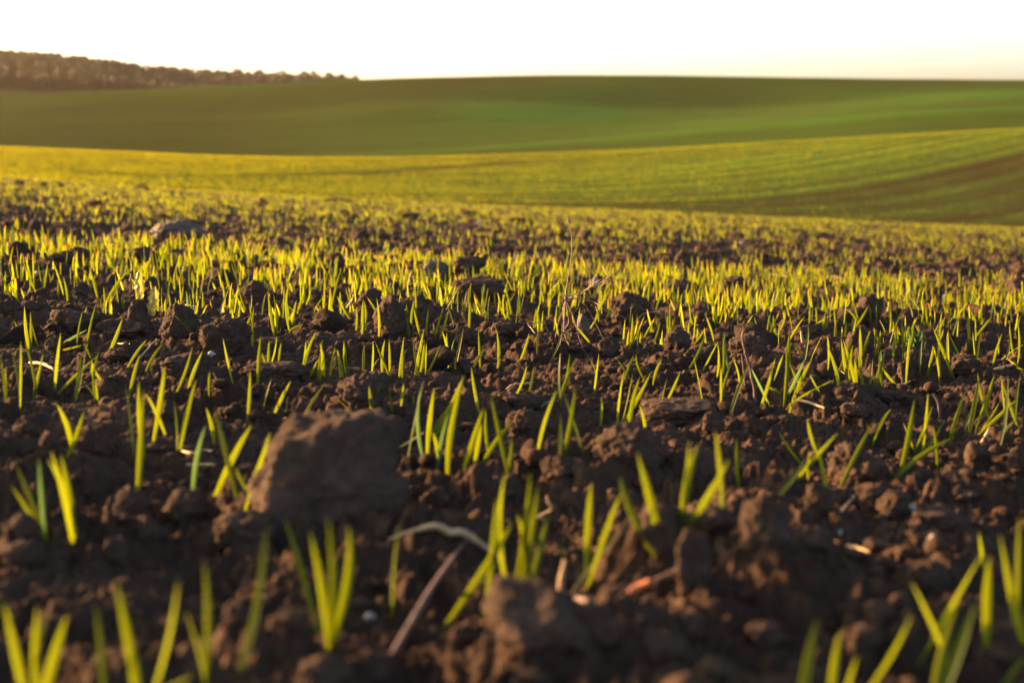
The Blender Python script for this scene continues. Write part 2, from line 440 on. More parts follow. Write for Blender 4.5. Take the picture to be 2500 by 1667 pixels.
fu_ = np.concatenate((np.linspace(-2.9, -0.56, 60), np.linspace(-0.55, 0.55, 420), np.linspace(0.56, 2.9, 60)))
fy_ = np.concatenate((np.geomspace(31.5, 150, 420), np.geomspace(151, 1500, 520), np.geomspace(1520, 1700, 6)))
FY = np.repeat(fy_[:, None], len(fu_), 1); FX = fu_[None, :] * FY
FZ = ground(FX, FY) - np.where(FY < 34, 0.03, 0)
FZ = FZ + np.where(FY > 150, 0.12 * pnoise(FX * 0.03, FY * 0.03, 71), 0)

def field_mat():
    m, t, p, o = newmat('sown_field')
    at = N(t, 'ShaderNodeAttribute', attribute_name='cover')  # crop cover plus the painted sunlight on the fold tops
    at2 = N(t, 'ShaderNodeAttribute', attribute_name='lush_and_lit')
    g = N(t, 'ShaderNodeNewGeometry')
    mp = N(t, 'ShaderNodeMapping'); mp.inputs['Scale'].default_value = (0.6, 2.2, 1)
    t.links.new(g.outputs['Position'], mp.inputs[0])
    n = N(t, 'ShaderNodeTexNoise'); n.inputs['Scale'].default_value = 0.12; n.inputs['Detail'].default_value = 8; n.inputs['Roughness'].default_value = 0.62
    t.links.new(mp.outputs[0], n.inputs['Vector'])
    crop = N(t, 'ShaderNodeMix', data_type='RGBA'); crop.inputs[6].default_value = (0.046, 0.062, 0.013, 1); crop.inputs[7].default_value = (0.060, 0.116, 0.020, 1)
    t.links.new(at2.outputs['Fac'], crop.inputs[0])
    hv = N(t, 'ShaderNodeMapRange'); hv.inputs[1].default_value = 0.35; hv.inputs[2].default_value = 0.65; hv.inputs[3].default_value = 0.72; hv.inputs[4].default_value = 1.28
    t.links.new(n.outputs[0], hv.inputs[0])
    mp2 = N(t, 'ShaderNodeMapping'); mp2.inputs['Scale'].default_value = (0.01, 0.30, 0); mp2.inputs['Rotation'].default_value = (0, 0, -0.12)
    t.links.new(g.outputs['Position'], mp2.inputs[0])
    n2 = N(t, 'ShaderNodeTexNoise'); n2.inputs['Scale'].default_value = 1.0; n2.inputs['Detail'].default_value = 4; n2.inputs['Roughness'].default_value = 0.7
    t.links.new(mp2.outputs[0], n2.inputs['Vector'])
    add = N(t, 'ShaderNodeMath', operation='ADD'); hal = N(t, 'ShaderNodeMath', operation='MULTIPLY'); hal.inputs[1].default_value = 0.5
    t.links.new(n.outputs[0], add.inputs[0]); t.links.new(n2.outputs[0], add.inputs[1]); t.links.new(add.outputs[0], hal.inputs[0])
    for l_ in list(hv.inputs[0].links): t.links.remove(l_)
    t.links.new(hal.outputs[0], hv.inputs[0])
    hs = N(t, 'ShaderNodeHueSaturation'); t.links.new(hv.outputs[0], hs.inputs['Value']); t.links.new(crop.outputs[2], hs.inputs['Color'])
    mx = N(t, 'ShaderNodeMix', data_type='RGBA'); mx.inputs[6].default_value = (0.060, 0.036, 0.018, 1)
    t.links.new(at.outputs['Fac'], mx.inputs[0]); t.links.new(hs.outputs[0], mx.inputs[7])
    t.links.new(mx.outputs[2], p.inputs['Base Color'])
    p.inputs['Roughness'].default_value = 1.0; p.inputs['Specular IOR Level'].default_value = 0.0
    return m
M_FIELD = field_mat()
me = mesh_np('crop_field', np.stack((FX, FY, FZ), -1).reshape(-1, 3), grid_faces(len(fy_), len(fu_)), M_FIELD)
cov = cover(FX, FY)
cov = np.where(FY > 150, 0.86 + 0.10 * pnoise(FX * 0.012, FY * 0.004, 54), cov)
cov = np.where(FY > 760, 0.55, cov)
lush_and_lit = 0.30 + 0.75 * pnoise(FX * 0.007 + 0.3, FY * 0.006, 62) + 0.3 * pnoise(FX * 0.02, FY * 0.015, 65) + 0.22 * np.clip(FX / 150, -0.6, 1)
def attr(me, name, v):
    a = me.attributes.new(name, 'FLOAT', 'POINT'); a.data.foreach_set('value', np.clip(v, 0, 1).ravel().astype(np.float32))
# sunlight on the tops of the folds, painted in as greener, fuller crop
ud = FX / FY; xp = 1250 + FPX * 1.014 * ud
def seen(l): return np.interp(ud, U, l)
yb = 833.5 - FPX * np.tan(np.arctan((FZ - HC) / FY) + PITCH)
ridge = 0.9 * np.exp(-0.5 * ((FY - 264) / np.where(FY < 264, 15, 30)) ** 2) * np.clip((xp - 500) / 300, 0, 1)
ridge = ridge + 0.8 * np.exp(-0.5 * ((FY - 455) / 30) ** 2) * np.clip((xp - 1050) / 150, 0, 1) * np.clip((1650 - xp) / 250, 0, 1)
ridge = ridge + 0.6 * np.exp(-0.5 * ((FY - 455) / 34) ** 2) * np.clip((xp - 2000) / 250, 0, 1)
attr(me, 'cover', np.where(FY > 150, cov - 0.08, cov) + 0.20 * ridge); attr(me, 'lush_and_lit', lush_and_lit * 0.7 + 0.28 * np.clip((xp - 1150) / 900, 0, 1) + 0.15 * np.exp(-0.5 * ((xp - 850) / 350) ** 2) * np.clip((FY - 380) / 120, 0, 1) + 1.0 * ridge)  # ridge carries the painted fold-top sunlight into both crop attributes
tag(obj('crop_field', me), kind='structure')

# ------------------------------------------------------------------ blades of wheat
def ribbons(P0, P1, W, side, bow, S, fold=True):
    """many tapering leaf ribbons at once -> verts, quads, uv"""
    n = len(P0)
    t = np.linspace(0, 1, S + 1)
    prof = np.minimum(0.42 + 1.35 * t, 1.0) * np.where(t > 0.5, 1 - ((t - 0.5) / 0.5) ** 2.2, 1.0)
    prof = np.maximum(prof, 0.03)
    C = P0[:, None] + (P1 - P0)[:, None] * t[None, :, None] + bow[:, None] * (4 * t * (1 - t))[None, :, None]
    ax = P1 - P0; ax = ax / np.linalg.norm(ax, axis=1, keepdims=True)
    side = side - ax * (side * ax).sum(1, keepdims=True); side = side / np.linalg.norm(side, axis=1, keepdims=True)
    nor = np.cross(ax, side)
    hw = (0.5 * W[:, None] * prof[None, :])[:, :, None]
    Lf = C - side[:, None] * hw; Rt = C + side[:, None] * hw
    if fold:
        Md = C + nor[:, None] * hw * 0.45
        V = np.stack((Lf, Md, Rt), 2); K = 3
    else:
        V = np.stack((Lf, Rt), 2); K = 2
    V = V.reshape(-1, 3)
    uv = np.zeros((n, S + 1, K, 2)); uv[..., 0] = np.linspace(0, 1, K)[None, None, :]; uv[..., 1] = t[None, :, None]
    b = (np.arange(n) * (S + 1) * K)[:, None, None]; s = (np.arange(S) * K)[None, :, None]; k = np.arange(K - 1)[None, None, :]
    q = b + s + k
    F = np.stack((q, q + 1, q + 1 + K, q + K), -1).reshape(-1, 4)
    return V, F, uv.reshape(-1, 2)

def rnd_side(n, spread=0.9):
    a = rng.normal(0, spread, n)
    return np.stack((np.cos(a), np.sin(a), np.zeros(n)), 1)

# blades read off the photograph: (origin of the photo crop, tufts of (base x, base y, tip x, tip y)), crop pixels are 1/2.766 photo pixels
DIG = [
 ((0, 640), [
  [(90,260,8,58),(125,265,60,145),(35,215,105,90)],[(245,190,180,30),(240,190,236,60)],[(290,185,255,0),(288,185,285,10),(292,185,322,10)],
  [(395,235,392,100),(415,180,360,0)],[(447,250,425,95)],[(505,145,507,30)],[(600,175,548,20)],[(655,235,605,30),(655,235,640,110)],
  [(715,335,700,160),(720,335,812,140),(725,320,890,35)],[(745,330,762,180),(795,230,780,85)],[(690,310,683,235),(700,325,705,255)],[(825,300,818,225),(835,298,838,225)],
  [(1180,150,1068,85)],[(1190,165,1260,0),(1235,130,1195,10),(1192,165,1245,90)],[(1270,180,1270,25)],[(1345,165,1348,0)],[(1415,210,1438,65)],[(1395,135,1390,0)],
  [(1135,265,1143,150)],[(1255,335,1255,190),(1290,320,1278,215)],[(1310,455,1322,285)],[(1315,490,1160,340)],[(1515,290,1500,120)],
  [(1550,285,1685,95),(1548,285,1630,165),(1635,315,1560,225),(1660,310,1615,190)],[(1560,200,1510,30)],[(1605,130,1560,0),(1615,130,1640,5)],
  [(1655,485,1700,345),(1710,550,1715,295)],[(1855,490,1810,190),(1860,480,1842,200)],[(1910,330,1940,195)],[(2005,350,1930,285),(2010,350,2055,210)],[(1970,455,1957,125)],
  [(1970,465,2050,420)],[(2110,355,2175,240),(2190,330,2180,220)],[(2215,450,2125,265),(2190,440,2200,330)],[(2235,350,2228,165),(2240,345,2310,30)],[(2160,155,2160,15),(2195,150,2225,45)],
  [(2305,360,2345,260),(2350,360,2275,230),(2302,330,2297,200)],[(205,575,165,295),(200,575,205,330),(260,560,207,370)],[(130,545,80,395),(155,520,90,390)],
  [(125,940,70,565),(135,940,140,530)],[(222,885,160,520),(228,885,295,605)],[(375,850,410,475)],[(30,930,0,620),(45,910,40,710)],[(530,550,560,320)],[(600,560,650,280)],
  [(430,555,590,455),(430,590,555,560)],[(510,930,580,540),(430,860,660,630),(505,930,545,620),(600,620,562,540)],[(650,950,610,700),(655,945,555,800),(675,940,672,590),(665,760,620,670)],
  [(745,580,828,375)],[(880,690,993,520)],[(885,860,945,620)],[(1005,725,1100,550)],[(1195,840,1300,565)],[(1290,820,1370,595)],[(1415,880,1418,735)],[(1570,795,1505,510)],
  [(890,1240,845,820)],[(985,1280,938,800)],[(928,1560,970,850)],[(1105,1160,985,890)],[(1040,1175,1115,700)],[(1185,1260,1170,905)],[(1230,1250,1325,790)],[(1430,1200,1390,980)],
  [(1745,790,1762,490)],[(1800,695,1770,610),(1815,690,1868,500),(1812,690,1818,525)],[(1885,660,1900,540)],[(1670,1030,1690,730)],[(1785,980,1835,785)],[(1865,1010,1965,800),(1935,1000,1945,900)],
  [(2070,1030,2200,815)],[(2351,1010,2250,895)],[(2045,725,2065,530),(2058,725,2140,455)],[(2105,755,2160,640),(2145,755,2160,540),(2150,755,2178,520),(2190,750,2185,600)],
  [(2235,770,2265,570),(2290,750,2275,590),(2310,740,2285,600)],[(2340,740,2325,540)],[(450,1215,380,955)],[(465,1275,570,1000)],[(1325,1540,1392,1095)],
  [(1590,1567,1445,980)],[(1470,1567,1700,1095)],[(1690,1567,1825,1150),(1700,1560,1590,1380)],[(1850,1480,1840,1235)]]),
 ((0, 1100), [
  [(275,570,92,60),(285,560,75,235),(300,560,260,40)],[(470,530,320,60),(455,520,345,0),(480,530,410,20)],[(1600,1440,1800,490)],[(2130,1190,1920,440)],
  [(2200,1290,2095,550),(2205,1290,2212,430),(2210,1270,2350,500)],[(165,1640,28,1020)],[(285,1660,255,1040),(295,1660,345,1075),(310,1660,455,1100)],[(690,1640,645,1030)],[(905,1640,780,880)],
  [(1000,1610,1205,870)],[(1360,1490,1378,730),(1355,1490,1245,1070)],[(1060,1600,1300,1510)]]),
 ((825, 1100), [
  [(395,1155,415,490)],[(1180,860,1130,145),(1190,850,1300,140),(1230,840,1205,420),(1240,820,1350,240)],[(785,1080,1180,480)],[(1000,960,1070,310)],[(1310,890,1425,420)],[(1525,740,1495,600)],
  [(1680,760,1712,220)],[(1745,760,1915,280),(1620,920,1985,470)],[(2075,560,1900,160)],[(2150,550,2020,10)]]),
 ((825, 640), [
  [(470,1340,580,790),(600,1300,555,850),(612,1300,650,850)],[(660,1150,850,770),(645,1180,820,890)],[(690,1330,750,1010)],[(770,1400,850,760)],[(400,1250,585,1145)],[(665,1290,640,1150)],
  [(860,1370,985,980),(925,1350,970,1090)],[(1030,1310,1000,985)],[(1010,1340,1185,1070)],[(1140,1390,1030,890),(1145,1390,1172,1190)],[(955,990,900,705)],[(1200,870,1275,695)],[(1290,865,1325,700)],
  [(230,1010,210,830),(238,930,290,815)],[(360,970,335,820)],[(430,945,445,820)],[(510,950,505,895)],[(1375,1250,1480,860)],[(1510,930,1612,640),(1515,930,1503,610),(1525,840,1565,620)],
  [(1490,1275,1505,1030),(1520,1250,1605,830)],[(1640,1255,1525,890)],[(1765,1100,1777,900)],[(1720,820,1685,635),(1730,870,1762,620)],[(1945,750,1885,655),(1950,750,2000,620)],
  [(1895,1090,1930,740),(1910,1100,1990,750),(1900,1100,2112,745)],[(1980,1110,2040,770),(2065,1140,2035,960)],[(2075,780,2015,620)],[(2145,780,2190,650)],[(2175,1040,2222,780)],[(2230,920,2312,740)],
  [(60,730,40,535),(25,750,0,590)],[(175,725,178,545)],[(225,740,237,535),(240,720,290,640)],[(350,770,248,530),(310,750,318,520),(348,750,345,520)],[(415,770,445,505),(438,770,442,560)],
  [(530,735,580,460),(545,735,510,490),(548,735,582,520)],[(590,740,598,540),(605,740,697,550)],[(752,720,703,465),(757,710,735,475),(775,690,788,515),(795,690,848,445)],[(960,705,948,445),(925,695,990,580)],
  [(1065,705,1070,450)],[(1225,660,1292,475)],[(1350,610,1357,440)],[(1320,450,1338,310),(1345,440,1368,260),(1370,450,1352,340)],[(1460,455,1480,285)],[(1455,610,1515,450)],[(1555,545,1530,400),(1560,540,1575,450)],
  [(1695,535,1595,415)],[(1930,570,1940,380),(1965,560,1988,350),(1980,555,2038,430),(2025,555,2020,405)],[(2140,520,2177,395)],[(2207,525,2205,330),(2240,500,2225,345),(2255,490,2278,360)],
  [(560,510,512,310)],[(600,500,612,320)],[(655,495,715,300),(690,500,748,320)],[(770,415,725,255)],[(480,500,455,330)],[(505,440,520,240)],[(345,430,387,290),(365,435,470,305)],
  [(268,475,262,245),(288,420,290,325)],[(165,475,170,250),(180,430,178,260)],[(118,455,125,300)],[(310,255,312,155)],[(20,360,115,210),(15,355,13,200),(70,360,0,230)],[(890,430,895,260)],
  [(1135,400,1095,295)],[(1230,300,1220,150)],[(1740,400,1820,210),(1755,390,1735,290)],[(1810,375,1907,210)],[(2150,320,2302,290),(2160,300,2200,200),(2280,300,2345,180)],
  [(995,295,980,135),(1002,295,992,140)],[(1065,290,1060,190)],[(1110,300,1160,170),(1120,305,1200,205)],[(780,280,800,140),(800,275,822,165)],[(855,275,872,190),(895,250,900,130)]]),
 ((1650, 640), [
  [(95,520,95,385),(110,515,127,355)],[(145,520,197,440),(140,500,145,440)],[(250,525,200,360)],[(425,470,425,335),(455,465,522,355)],[(575,470,528,365)],[(620,480,642,335),(635,515,697,355)],
  [(695,515,653,365),(700,450,742,340)],[(785,450,770,355)],[(900,420,907,285),(950,400,945,295)],[(1000,450,1033,290),(1005,455,1015,310),(940,425,1072,345)],[(1085,470,1068,290)],
  [(1190,440,1222,290),(1200,445,1302,290),(1210,380,1155,315),(1225,350,1203,265)],[(1305,425,1305,280)],[(1355,430,1355,275),(1435,405,1370,330)],[(1445,395,1450,225)],[(1490,390,1542,300),(1500,360,1470,260)],
  [(80,705,198,475)],[(190,725,287,535)],[(272,755,285,555)],[(315,710,318,490),(360,690,328,460)],[(170,905,118,635)],[(305,920,305,700),(312,920,368,690)],[(415,850,380,640)],[(385,1000,502,670)],
  [(620,945,495,690)],[(570,960,670,645),(680,870,600,830)],[(725,925,745,545),(735,925,765,560),(755,890,870,655),(830,810,772,690)],[(680,750,727,620),(775,640,770,470)],[(800,950,920,655)],
  [(850,635,797,535),(870,640,895,420)],[(920,650,992,490)],[(1085,845,1018,550),(1025,660,1022,490)],[(840,920,1077,790)],[(950,840,903,755)],
  [(1215,860,1130,520),(1225,840,1212,600),(1160,810,1115,515),(1120,700,1197,510),(1185,780,1195,560)],[(1275,840,1235,600),(1250,640,1243,435),(1270,600,1312,460)],
  [(1310,830,1330,650),(1340,810,1382,580),(1395,810,1375,600),(1470,800,1380,690),(1340,800,1412,605)],[(1345,620,1338,440),(1355,620,1382,460)],[(1480,640,1483,470)],[(1530,635,1522,400),(1535,630,1552,440),(1545,620,1607,420)],
  [(1555,805,1578,490)],[(1660,740,1665,515)],[(1695,740,1737,560),(1720,755,1752,570)],[(1770,785,1735,560),(1790,780,1770,560)],[(1865,760,1735,440),(1850,690,1840,455)],[(1775,530,1808,450),(1790,500,1798,370)],
  [(1870,520,1912,365)],[(1985,540,1976,335),(2020,540,2020,365)],[(2035,490,2130,370)],[(2035,650,2060,455)],[(2145,690,2203,480)],[(2205,670,2252,480),(2210,660,2351,555)],[(2290,640,2255,410),(2305,640,2310,410)],
  [(2170,405,2180,340)],[(1350,1215,1455,990)],[(1135,1485,1345,1060)],[(845,1340,690,1130)],[(960,1280,890,1055),(1040,1550,960,1190)],[(840,1450,1095,1150),(905,1480,905,1260)],[(680,1567,885,1310)],
  [(20,1690,90,1200)],[(70,1690,157,1220)],[(100,1720,360,1330),(300,1550,265,1130)],[(430,1470,413,1175)],[(1520,1360,1612,920)],[(1605,1295,1533,1080)],[(1618,1260,1735,965),(1670,1210,1702,880)],
  [(1640,1290,1818,1060)],[(1760,1360,1738,1100)],[(1525,1455,1890,1180)],[(1860,1170,1962,860),(1885,1160,1925,960)],[(1955,1120,2030,930),(1985,1140,2052,770)],[(2130,1050,2038,740),(2100,970,2152,760)],
  [(2025,1130,2082,950),(2055,1150,2190,940)],[(2190,1170,2242,760),(2225,1050,2195,750)],[(2290,1060,2210,830),(2305,1040,2327,750)],[(2235,1165,2351,1040),(2070,1140,2310,920)]]),
 ((1650, 1100), [
  [(850,1680,950,1125)],[(1060,1660,1112,1210)],[(1140,1660,1225,1380)],[(1250,1640,1592,1100)],[(1790,1370,1588,880),(1745,1260,2062,700)],[(1770,1640,1920,980),(1790,1650,2025,1020)],
  [(2110,1280,2120,710)],[(2065,760,2045,550)],[(2340,1200,2188,560),(2315,960,2317,430)],[(2180,1620,2360,1370)]]),
]
K = 2.766
LAND = [('the big block-shaped clod', 785, 1130), ('the peaked clod at the front', 1290, 1460), ('the broad mound of clods at the front right', 1800, 1260),
        ('the bowed pale straw', 1080, 1300), ('the orange twig', 1595, 1420), ('the flat-topped slab of soil', 1668, 995), ('the round clod in the middle', 1525, 1075),
        ('the dry weed', 1385, 790), ('the ragged broadleaf weed', 352, 720), ('the smooth grey clod at the left', 545, 830), ('the thickest green tuft', 2115, 900),
        ('the domed clod at the right', 2115, 1120), ('the left edge of the photo', 20, 1100), ('the left edge of the photo', 20, 800), ('the left edge of the photo', 20, 1500),
        ('the right edge of the photo', 2480, 900), ('the right edge of the photo', 2480, 1200), ('the right edge of the photo', 2480, 1500), ('the bottom edge of the photo', 300, 1660),
        ('the bottom edge of the photo', 2000, 1660), ('the curled brown root', 1815, 880), ('the smooth dark clod at the left', 240, 1080), ('the pale straw lying at the right', 2440, 900)]
WORDS = {1: 'single-bladed', 2: 'two-bladed', 3: 'three-bladed', 4: 'four-bladed', 5: 'five-bladed'}
USED = set()
def rel(x, y, lx, ly):
    dx, dy = x - lx, y - ly
    v = 'in front of' if dy > 45 else ('behind' if dy < -45 else '')
    h = 'right of' if dx > 45 else ('left of' if dx < -45 else '')
    far = math.hypot(dx, dy)
    pre = 'just ' if far < 130 else ('well ' if far > 330 else '')
    if v and h:
        return pre + ('in front and ' if v.startswith('in') else 'behind and ') + h
    return pre + (v or h or 'against')
def unique_label(x, y, heads, noun):
    near = sorted(LAND, key=lambda l: math.hypot(x - l[1], (y - l[2]) * 1.4))
    for l in near[:5]:
        if 'edge' in l[0]:
            where = 'beside ' + l[0] if 'bottom' not in l[0] else 'cut off by ' + l[0]
        else:
            where = rel(x, y, l[1], l[2]) + ' ' + l[0]
        for h in heads:
            s = f'{h} {noun} {where}'
            if s not in USED and len(s.split()) <= 16:
                USED.add(s); return s
    k = 2
    while True:
        s = f'{heads[0]} {noun}, {["", "", "second", "third", "fourth", "fifth", "sixth", "seventh"][min(k, 7)]} one {rel(x, y, near[0][1], near[0][2])} {near[0][0]}'
        if s not in USED: USED.add(s); return s
        k += 1
        if k > 7: return s

def blade_obj(P0, P1, width, parent, base, mat, bowk=None, S=10):
    L = np.linalg.norm(P1 - P0)
    side = rnd_side(1, 0.55)
    bow = rng.normal(0, 0.035, 3) * L if bowk is None else np.array(bowk)
    V, F, uv = ribbons((P0 - base)[None], (P1 - base)[None], np.array([width]), side, bow[None], S, True)
    return obj('leaf_blade', mesh_np('leaf_blade', V, F, mat, uv), parent)

DIG_XY = []
tuft_protos = []
GROUP = 'wheat seedlings in the drill rows'
for (ox, oy), tufts in DIG:
    for tf in tufts:
        bl = [(ox + a / K, oy + b / K, ox + c / K, oy + d / K) for a, b, c, d in tf]
        bx = float(np.mean([b[0] for b in bl])); by = float(max(b[1] for b in bl))
        base = hit2(bx, by)
        base[2] += 0
        DIG_XY.append((base[0], base[1]))
        leanpx = np.mean([(b[2] - b[0]) / max(20, b[1] - b[3]) for b in bl])
        spread = np.ptp([(b[2] - b[0]) / max(20, b[1] - b[3]) for b in bl])
        lean = 'upright' if abs(leanpx) < .13 else ('right-leaning' if leanpx > 0 else 'left-leaning')
        if abs(leanpx) > 0.75: lean = 'low ' + lean
        if spread > .6: lean = 'splayed'
        hp = max(b[1] - b[3] for b in bl) / (1042 / base[1] * 0.24)
        size = 'tall' if hp > 1.12 else ('short' if hp < .72 else 'mid-height')
        n = WORDS[len(bl)]
        heads = [f'{lean} {n}', f'{size} {lean} {n}', f'bright {size} {lean} {n}']
        root = thing('wheat_seedling', unique_label(bx, by, heads, 'wheat seedling'), 'seedling', base, GROUP)
        kids = []
        for (x0, y0, x1, y1) in bl:
            p0 = hit2(x0, y0)
            d0 = float(np.clip(p0[1], base[1] - 0.04, base[1] + 0.04)) - 0.018
            p0 = at_depth(x0, y0, d0)
            L = math.hypot(x1 - x0, y1 - y0) / ppm(d0)
            p1 = at_depth(x1, y1, d0 + rng.uniform(-0.28, 0.28) * min(L, 0.08))
            p0 = p0 - (p1 - p0) * min(0.4, 0.022 / L)          # rooted below the crumbs
            wd = (0.0037 + 0.0255 * min(L, 0.10)) * rng.uniform(0.8, 1.2)
            r = rng.random()
            kids.append(blade_obj(p0, p1, wd, root, base, M_TEAL if r < .03 else M_LEAF))
        tuft_protos.append((root, kids))
print('digitised seedlings', len(tuft_protos), sum(len(k) for _, k in tuft_protos))

# further seedlings standing behind them: copies, each a thing of its own
DIG_XY = np.array(DIG_XY)
near_list = []
while len(near_list) < 300 - len(tuft_protos) - 2:
    Y = math.sqrt(rng.uniform(3.5 ** 2, 5.2 ** 2)); x = rng.uniform(-0.40, 0.40) * Y
    if Y < 4.1 and np.min(np.hypot(DIG_XY[:, 0] - x, DIG_XY[:, 1] - Y)) < 0.12: continue
    near_list.append((x, Y))
small = [p for p in tuft_protos if p[0].location.y > 1.5]
for x, Y in near_list:
    src, kids = small[rng.integers(len(small))]
    r = src.copy(); link(r)
    r.location = (x, Y, float(ground(x, Y) + 0.6 * relief(np.array([x]), np.array([Y]))[0]))
    r.rotation_euler = (0, 0, rng.uniform(-0.5, 0.5)); s = rng.uniform(0.8, 1.05); r.scale = (s * rng.choice((-1, 1)), s, s)
    r['label'] = 'small backlit wheat seedling among the crowded rows behind the clods of the foreground'
    r['group'] = 'small seedlings in the crowded middle rows'
    for k in kids:
        c = k.copy(); link(c); c.parent = r

# everything smaller: one sheet of countless blades
def scatter(n, y0, y1, ulim, off):
    Y = np.sqrt(rng.uniform(y0 * y0, y1 * y1, n)); x = rng.uniform(-ulim, ulim, n) * (Y + off)
    return x, Y
def crop_mesh(x, Y, hgt, wid, S, fold, per=3, z=None, spread=0.012):
    n = len(x)
    z = ground(x, Y) + (relief(x, Y) - 0.006 if z is None else z)
    tuft = np.repeat(np.arange(n), per)
    keep = rng.random(len(tuft)) < 0.8
    tuft = tuft[keep]; m = len(tuft)
    P0 = np.stack((x, Y, z), 1)[tuft] + np.concatenate((rng.normal(0, spread, (m, 2)), np.full((m, 1), -0.012)), 1)
    L = hgt * rng.uniform(0.55, 1.2, m)
    a = rng.uniform(0, 2 * np.pi, m); l = np.abs(rng.normal(0, 0.28, m))
    P1 = P0 + np.stack((np.cos(a) * l * L, np.sin(a) * l * L, L * np.sqrt(np.maximum(0.1, 1 - l * l))), 1)
    W = wid * rng.uniform(0.75, 1.2, m)
    return ribbons(P0, P1, W, rnd_side(m, 0.8), rng.normal(0, 0.03, (m, 3)) * L[:, None], S, fold)
parts = []
x, Y = scatter(2700, 3.6, 9, 0.52, 0.8)
ok = (Y > 5.0) | (np.abs(x) > 0.40 * Y)
x, Y = x[ok], Y[ok]
patch = pnoise(x * 1.3, Y * 1.9, 81) + 0.5 * pnoise(x * 4, Y * 4, 82) > -0.12
x, Y = x[patch], Y[patch]
V1 = crop_mesh(x, Y, 0.064, 0.0044, 5, True)
x, Y = scatter(42000, 9, 33.5, 0.5, 0.8)
patch = (pnoise(x * 0.9, Y * 0.9, 83) + 0.5 * pnoise(x * 3, Y * 3, 84) > -0.32) & (rng.random(len(x)) < 0.62 + 0.02 * Y)
x, Y = x[patch], Y[patch]
V2 = crop_mesh(x, Y, 0.072, 0.0054, 3, True, 3)
x, Y = scatter(3000, 2.7, 5.6, 0.40, 0.3)
ok = np.array([np.min(np.hypot(DIG_XY[:, 0] - a, DIG_XY[:, 1] - b)) > 0.07 for a, b in zip(x, Y)]) & (rng.random(len(x)) < np.clip((Y - 2.5) / 1.4, .15, 1) * 0.85)
V3 = crop_mesh(x[ok], Y[ok], 0.074, 0.0048, 6, True)
# the near ground on either side of the picture
x, Y = scatter(420, 0.6, 3.6, 0.5, 0.8)
ok = np.abs(x) > 0.42 * Y + 0.02
V0 = crop_mesh(x[ok], Y[ok], 0.085, 0.0055, 6, True)
Vs, Fs, Us, o_ = [], [], [], 0
for V, F, q in (V0, V3, V1, V2):
    Vs.append(V); Fs.append(F + o_); Us.append(q); o_ += len(V)
me = mesh_np('wheat_crop', np.concatenate(Vs), np.concatenate(Fs), M_LEAF, np.concatenate(Us))
tag(obj('wheat_crop', me), 'countless young wheat blades crowding the soil up to the crest of the field', 'crop', kind='stuff')

# crop on the slope beyond the hollow
n = 330000
Y = np.sqrt(rng.uniform(50 ** 2, 152 ** 2, n)); x = rng.uniform(-0.46, 0.46, n) * Y
q = rowpos(x, Y)
ok = rng.random(n) < cover(x, Y) ** 2.5
x, Y = x[ok], Y[ok]
z = ground(x, Y)
m = len(x)
P0 = np.stack((x, Y, z - 0.01), 1); L = 0.065 * rng.uniform(0.6, 1.2, m)
P1 = P0 + np.stack((rng.normal(0, .3, m) * L, rng.normal(0, .3, m) * L, L), 1)
M_LEAF_FAR = leaf_mat('wheat_leaf_slope', (0.10, 0.12, 0.010), (0.56, 0.49, 0.002), (0.72, 0.40, 0.04), 0.0)
V, F, uv = ribbons(P0, P1, 0.055 * rng.uniform(0.7, 1.2, m), rnd_side(m, 1.0), np.zeros((m, 3)), 1, False)
uv[:, 1] *= 0.7
tag(obj('slope_crop', mesh_np('slope_crop', V, F, M_LEAF_FAR, uv)), 'yellow-green young crop covering the slope beyond the hollow', 'crop', kind='stuff')

# ------------------------------------------------------------------ clods
def ico(sub):
    me = bpy.data.meshes.new('tmp'); import bmesh
    bm = bmesh.new(); bmesh.ops.create_icosphere(bm, subdivisions=sub, radius=1.0)
    V = np.array([v.co[:] for v in bm.verts]); F = np.array([[v.index for v in f.verts] for f in bm.faces]); bm.free()
    bpy.data.meshes.remove(me)
    return V, F
ICO = {s: ico(s) for s in (1, 2, 3, 4, 5)}
def p3(V, s, seed):
    """cheap 3-D noise out of three planes of 2-D noise"""
    x, y, z = V[:, 0] * s, V[:, 1] * s, V[:, 2] * s
    return (pnoise(x + .7 * z, y - .4 * z, seed) + pnoise(y + .6 * x, z - .5 * x, seed + 1) + pnoise(z + .5 * y, x - .6 * y, seed + 2)) / 1.8
def clod_shape(sub, seed, block=0.0, lumps=1.0):
    r_ = np.random.default_rng(seed)
    V, F = ICO[sub]
    d = np.ones(len(V))
    nf = int(5 + r_.integers(0, 5))
    for k in range(nf):                                  # broken faces
        nrm = r_.normal(0, 1, 3); nrm /= np.linalg.norm(nrm)
        h = r_.uniform(0.52, 0.88)
        c = V @ nrm
        d = np.where(c > 1e-3, np.minimum(d, h / np.maximum(c, 1e-3)), d)
    if block:                                            # squared, slab-like clods
        m_ = (np.abs(V) ** 6).sum(1) ** (1 / 6)
        d = d * (1 - block) + block * 0.85 / m_
    P = V * d[:, None]
    Q = P + 0.10 * np.stack((p3(P, 3.1, seed + 40), p3(P, 3.1, seed + 43), p3(P, 3.1, seed + 46)), 1)
    a = 0.16 * p3(P, 1.6, seed)
    f, m_ = 2.6, 0.21
    for k in range(6 if sub >= 4 else 3):
        a = a + lumps * m_ * (np.minimum(np.abs(p3(Q, f, seed + 5 + 4 * k)), 0.8) - 0.25)
        f *= 2.1; m_ *= 0.60
    return V * (d + a)[:, None], F

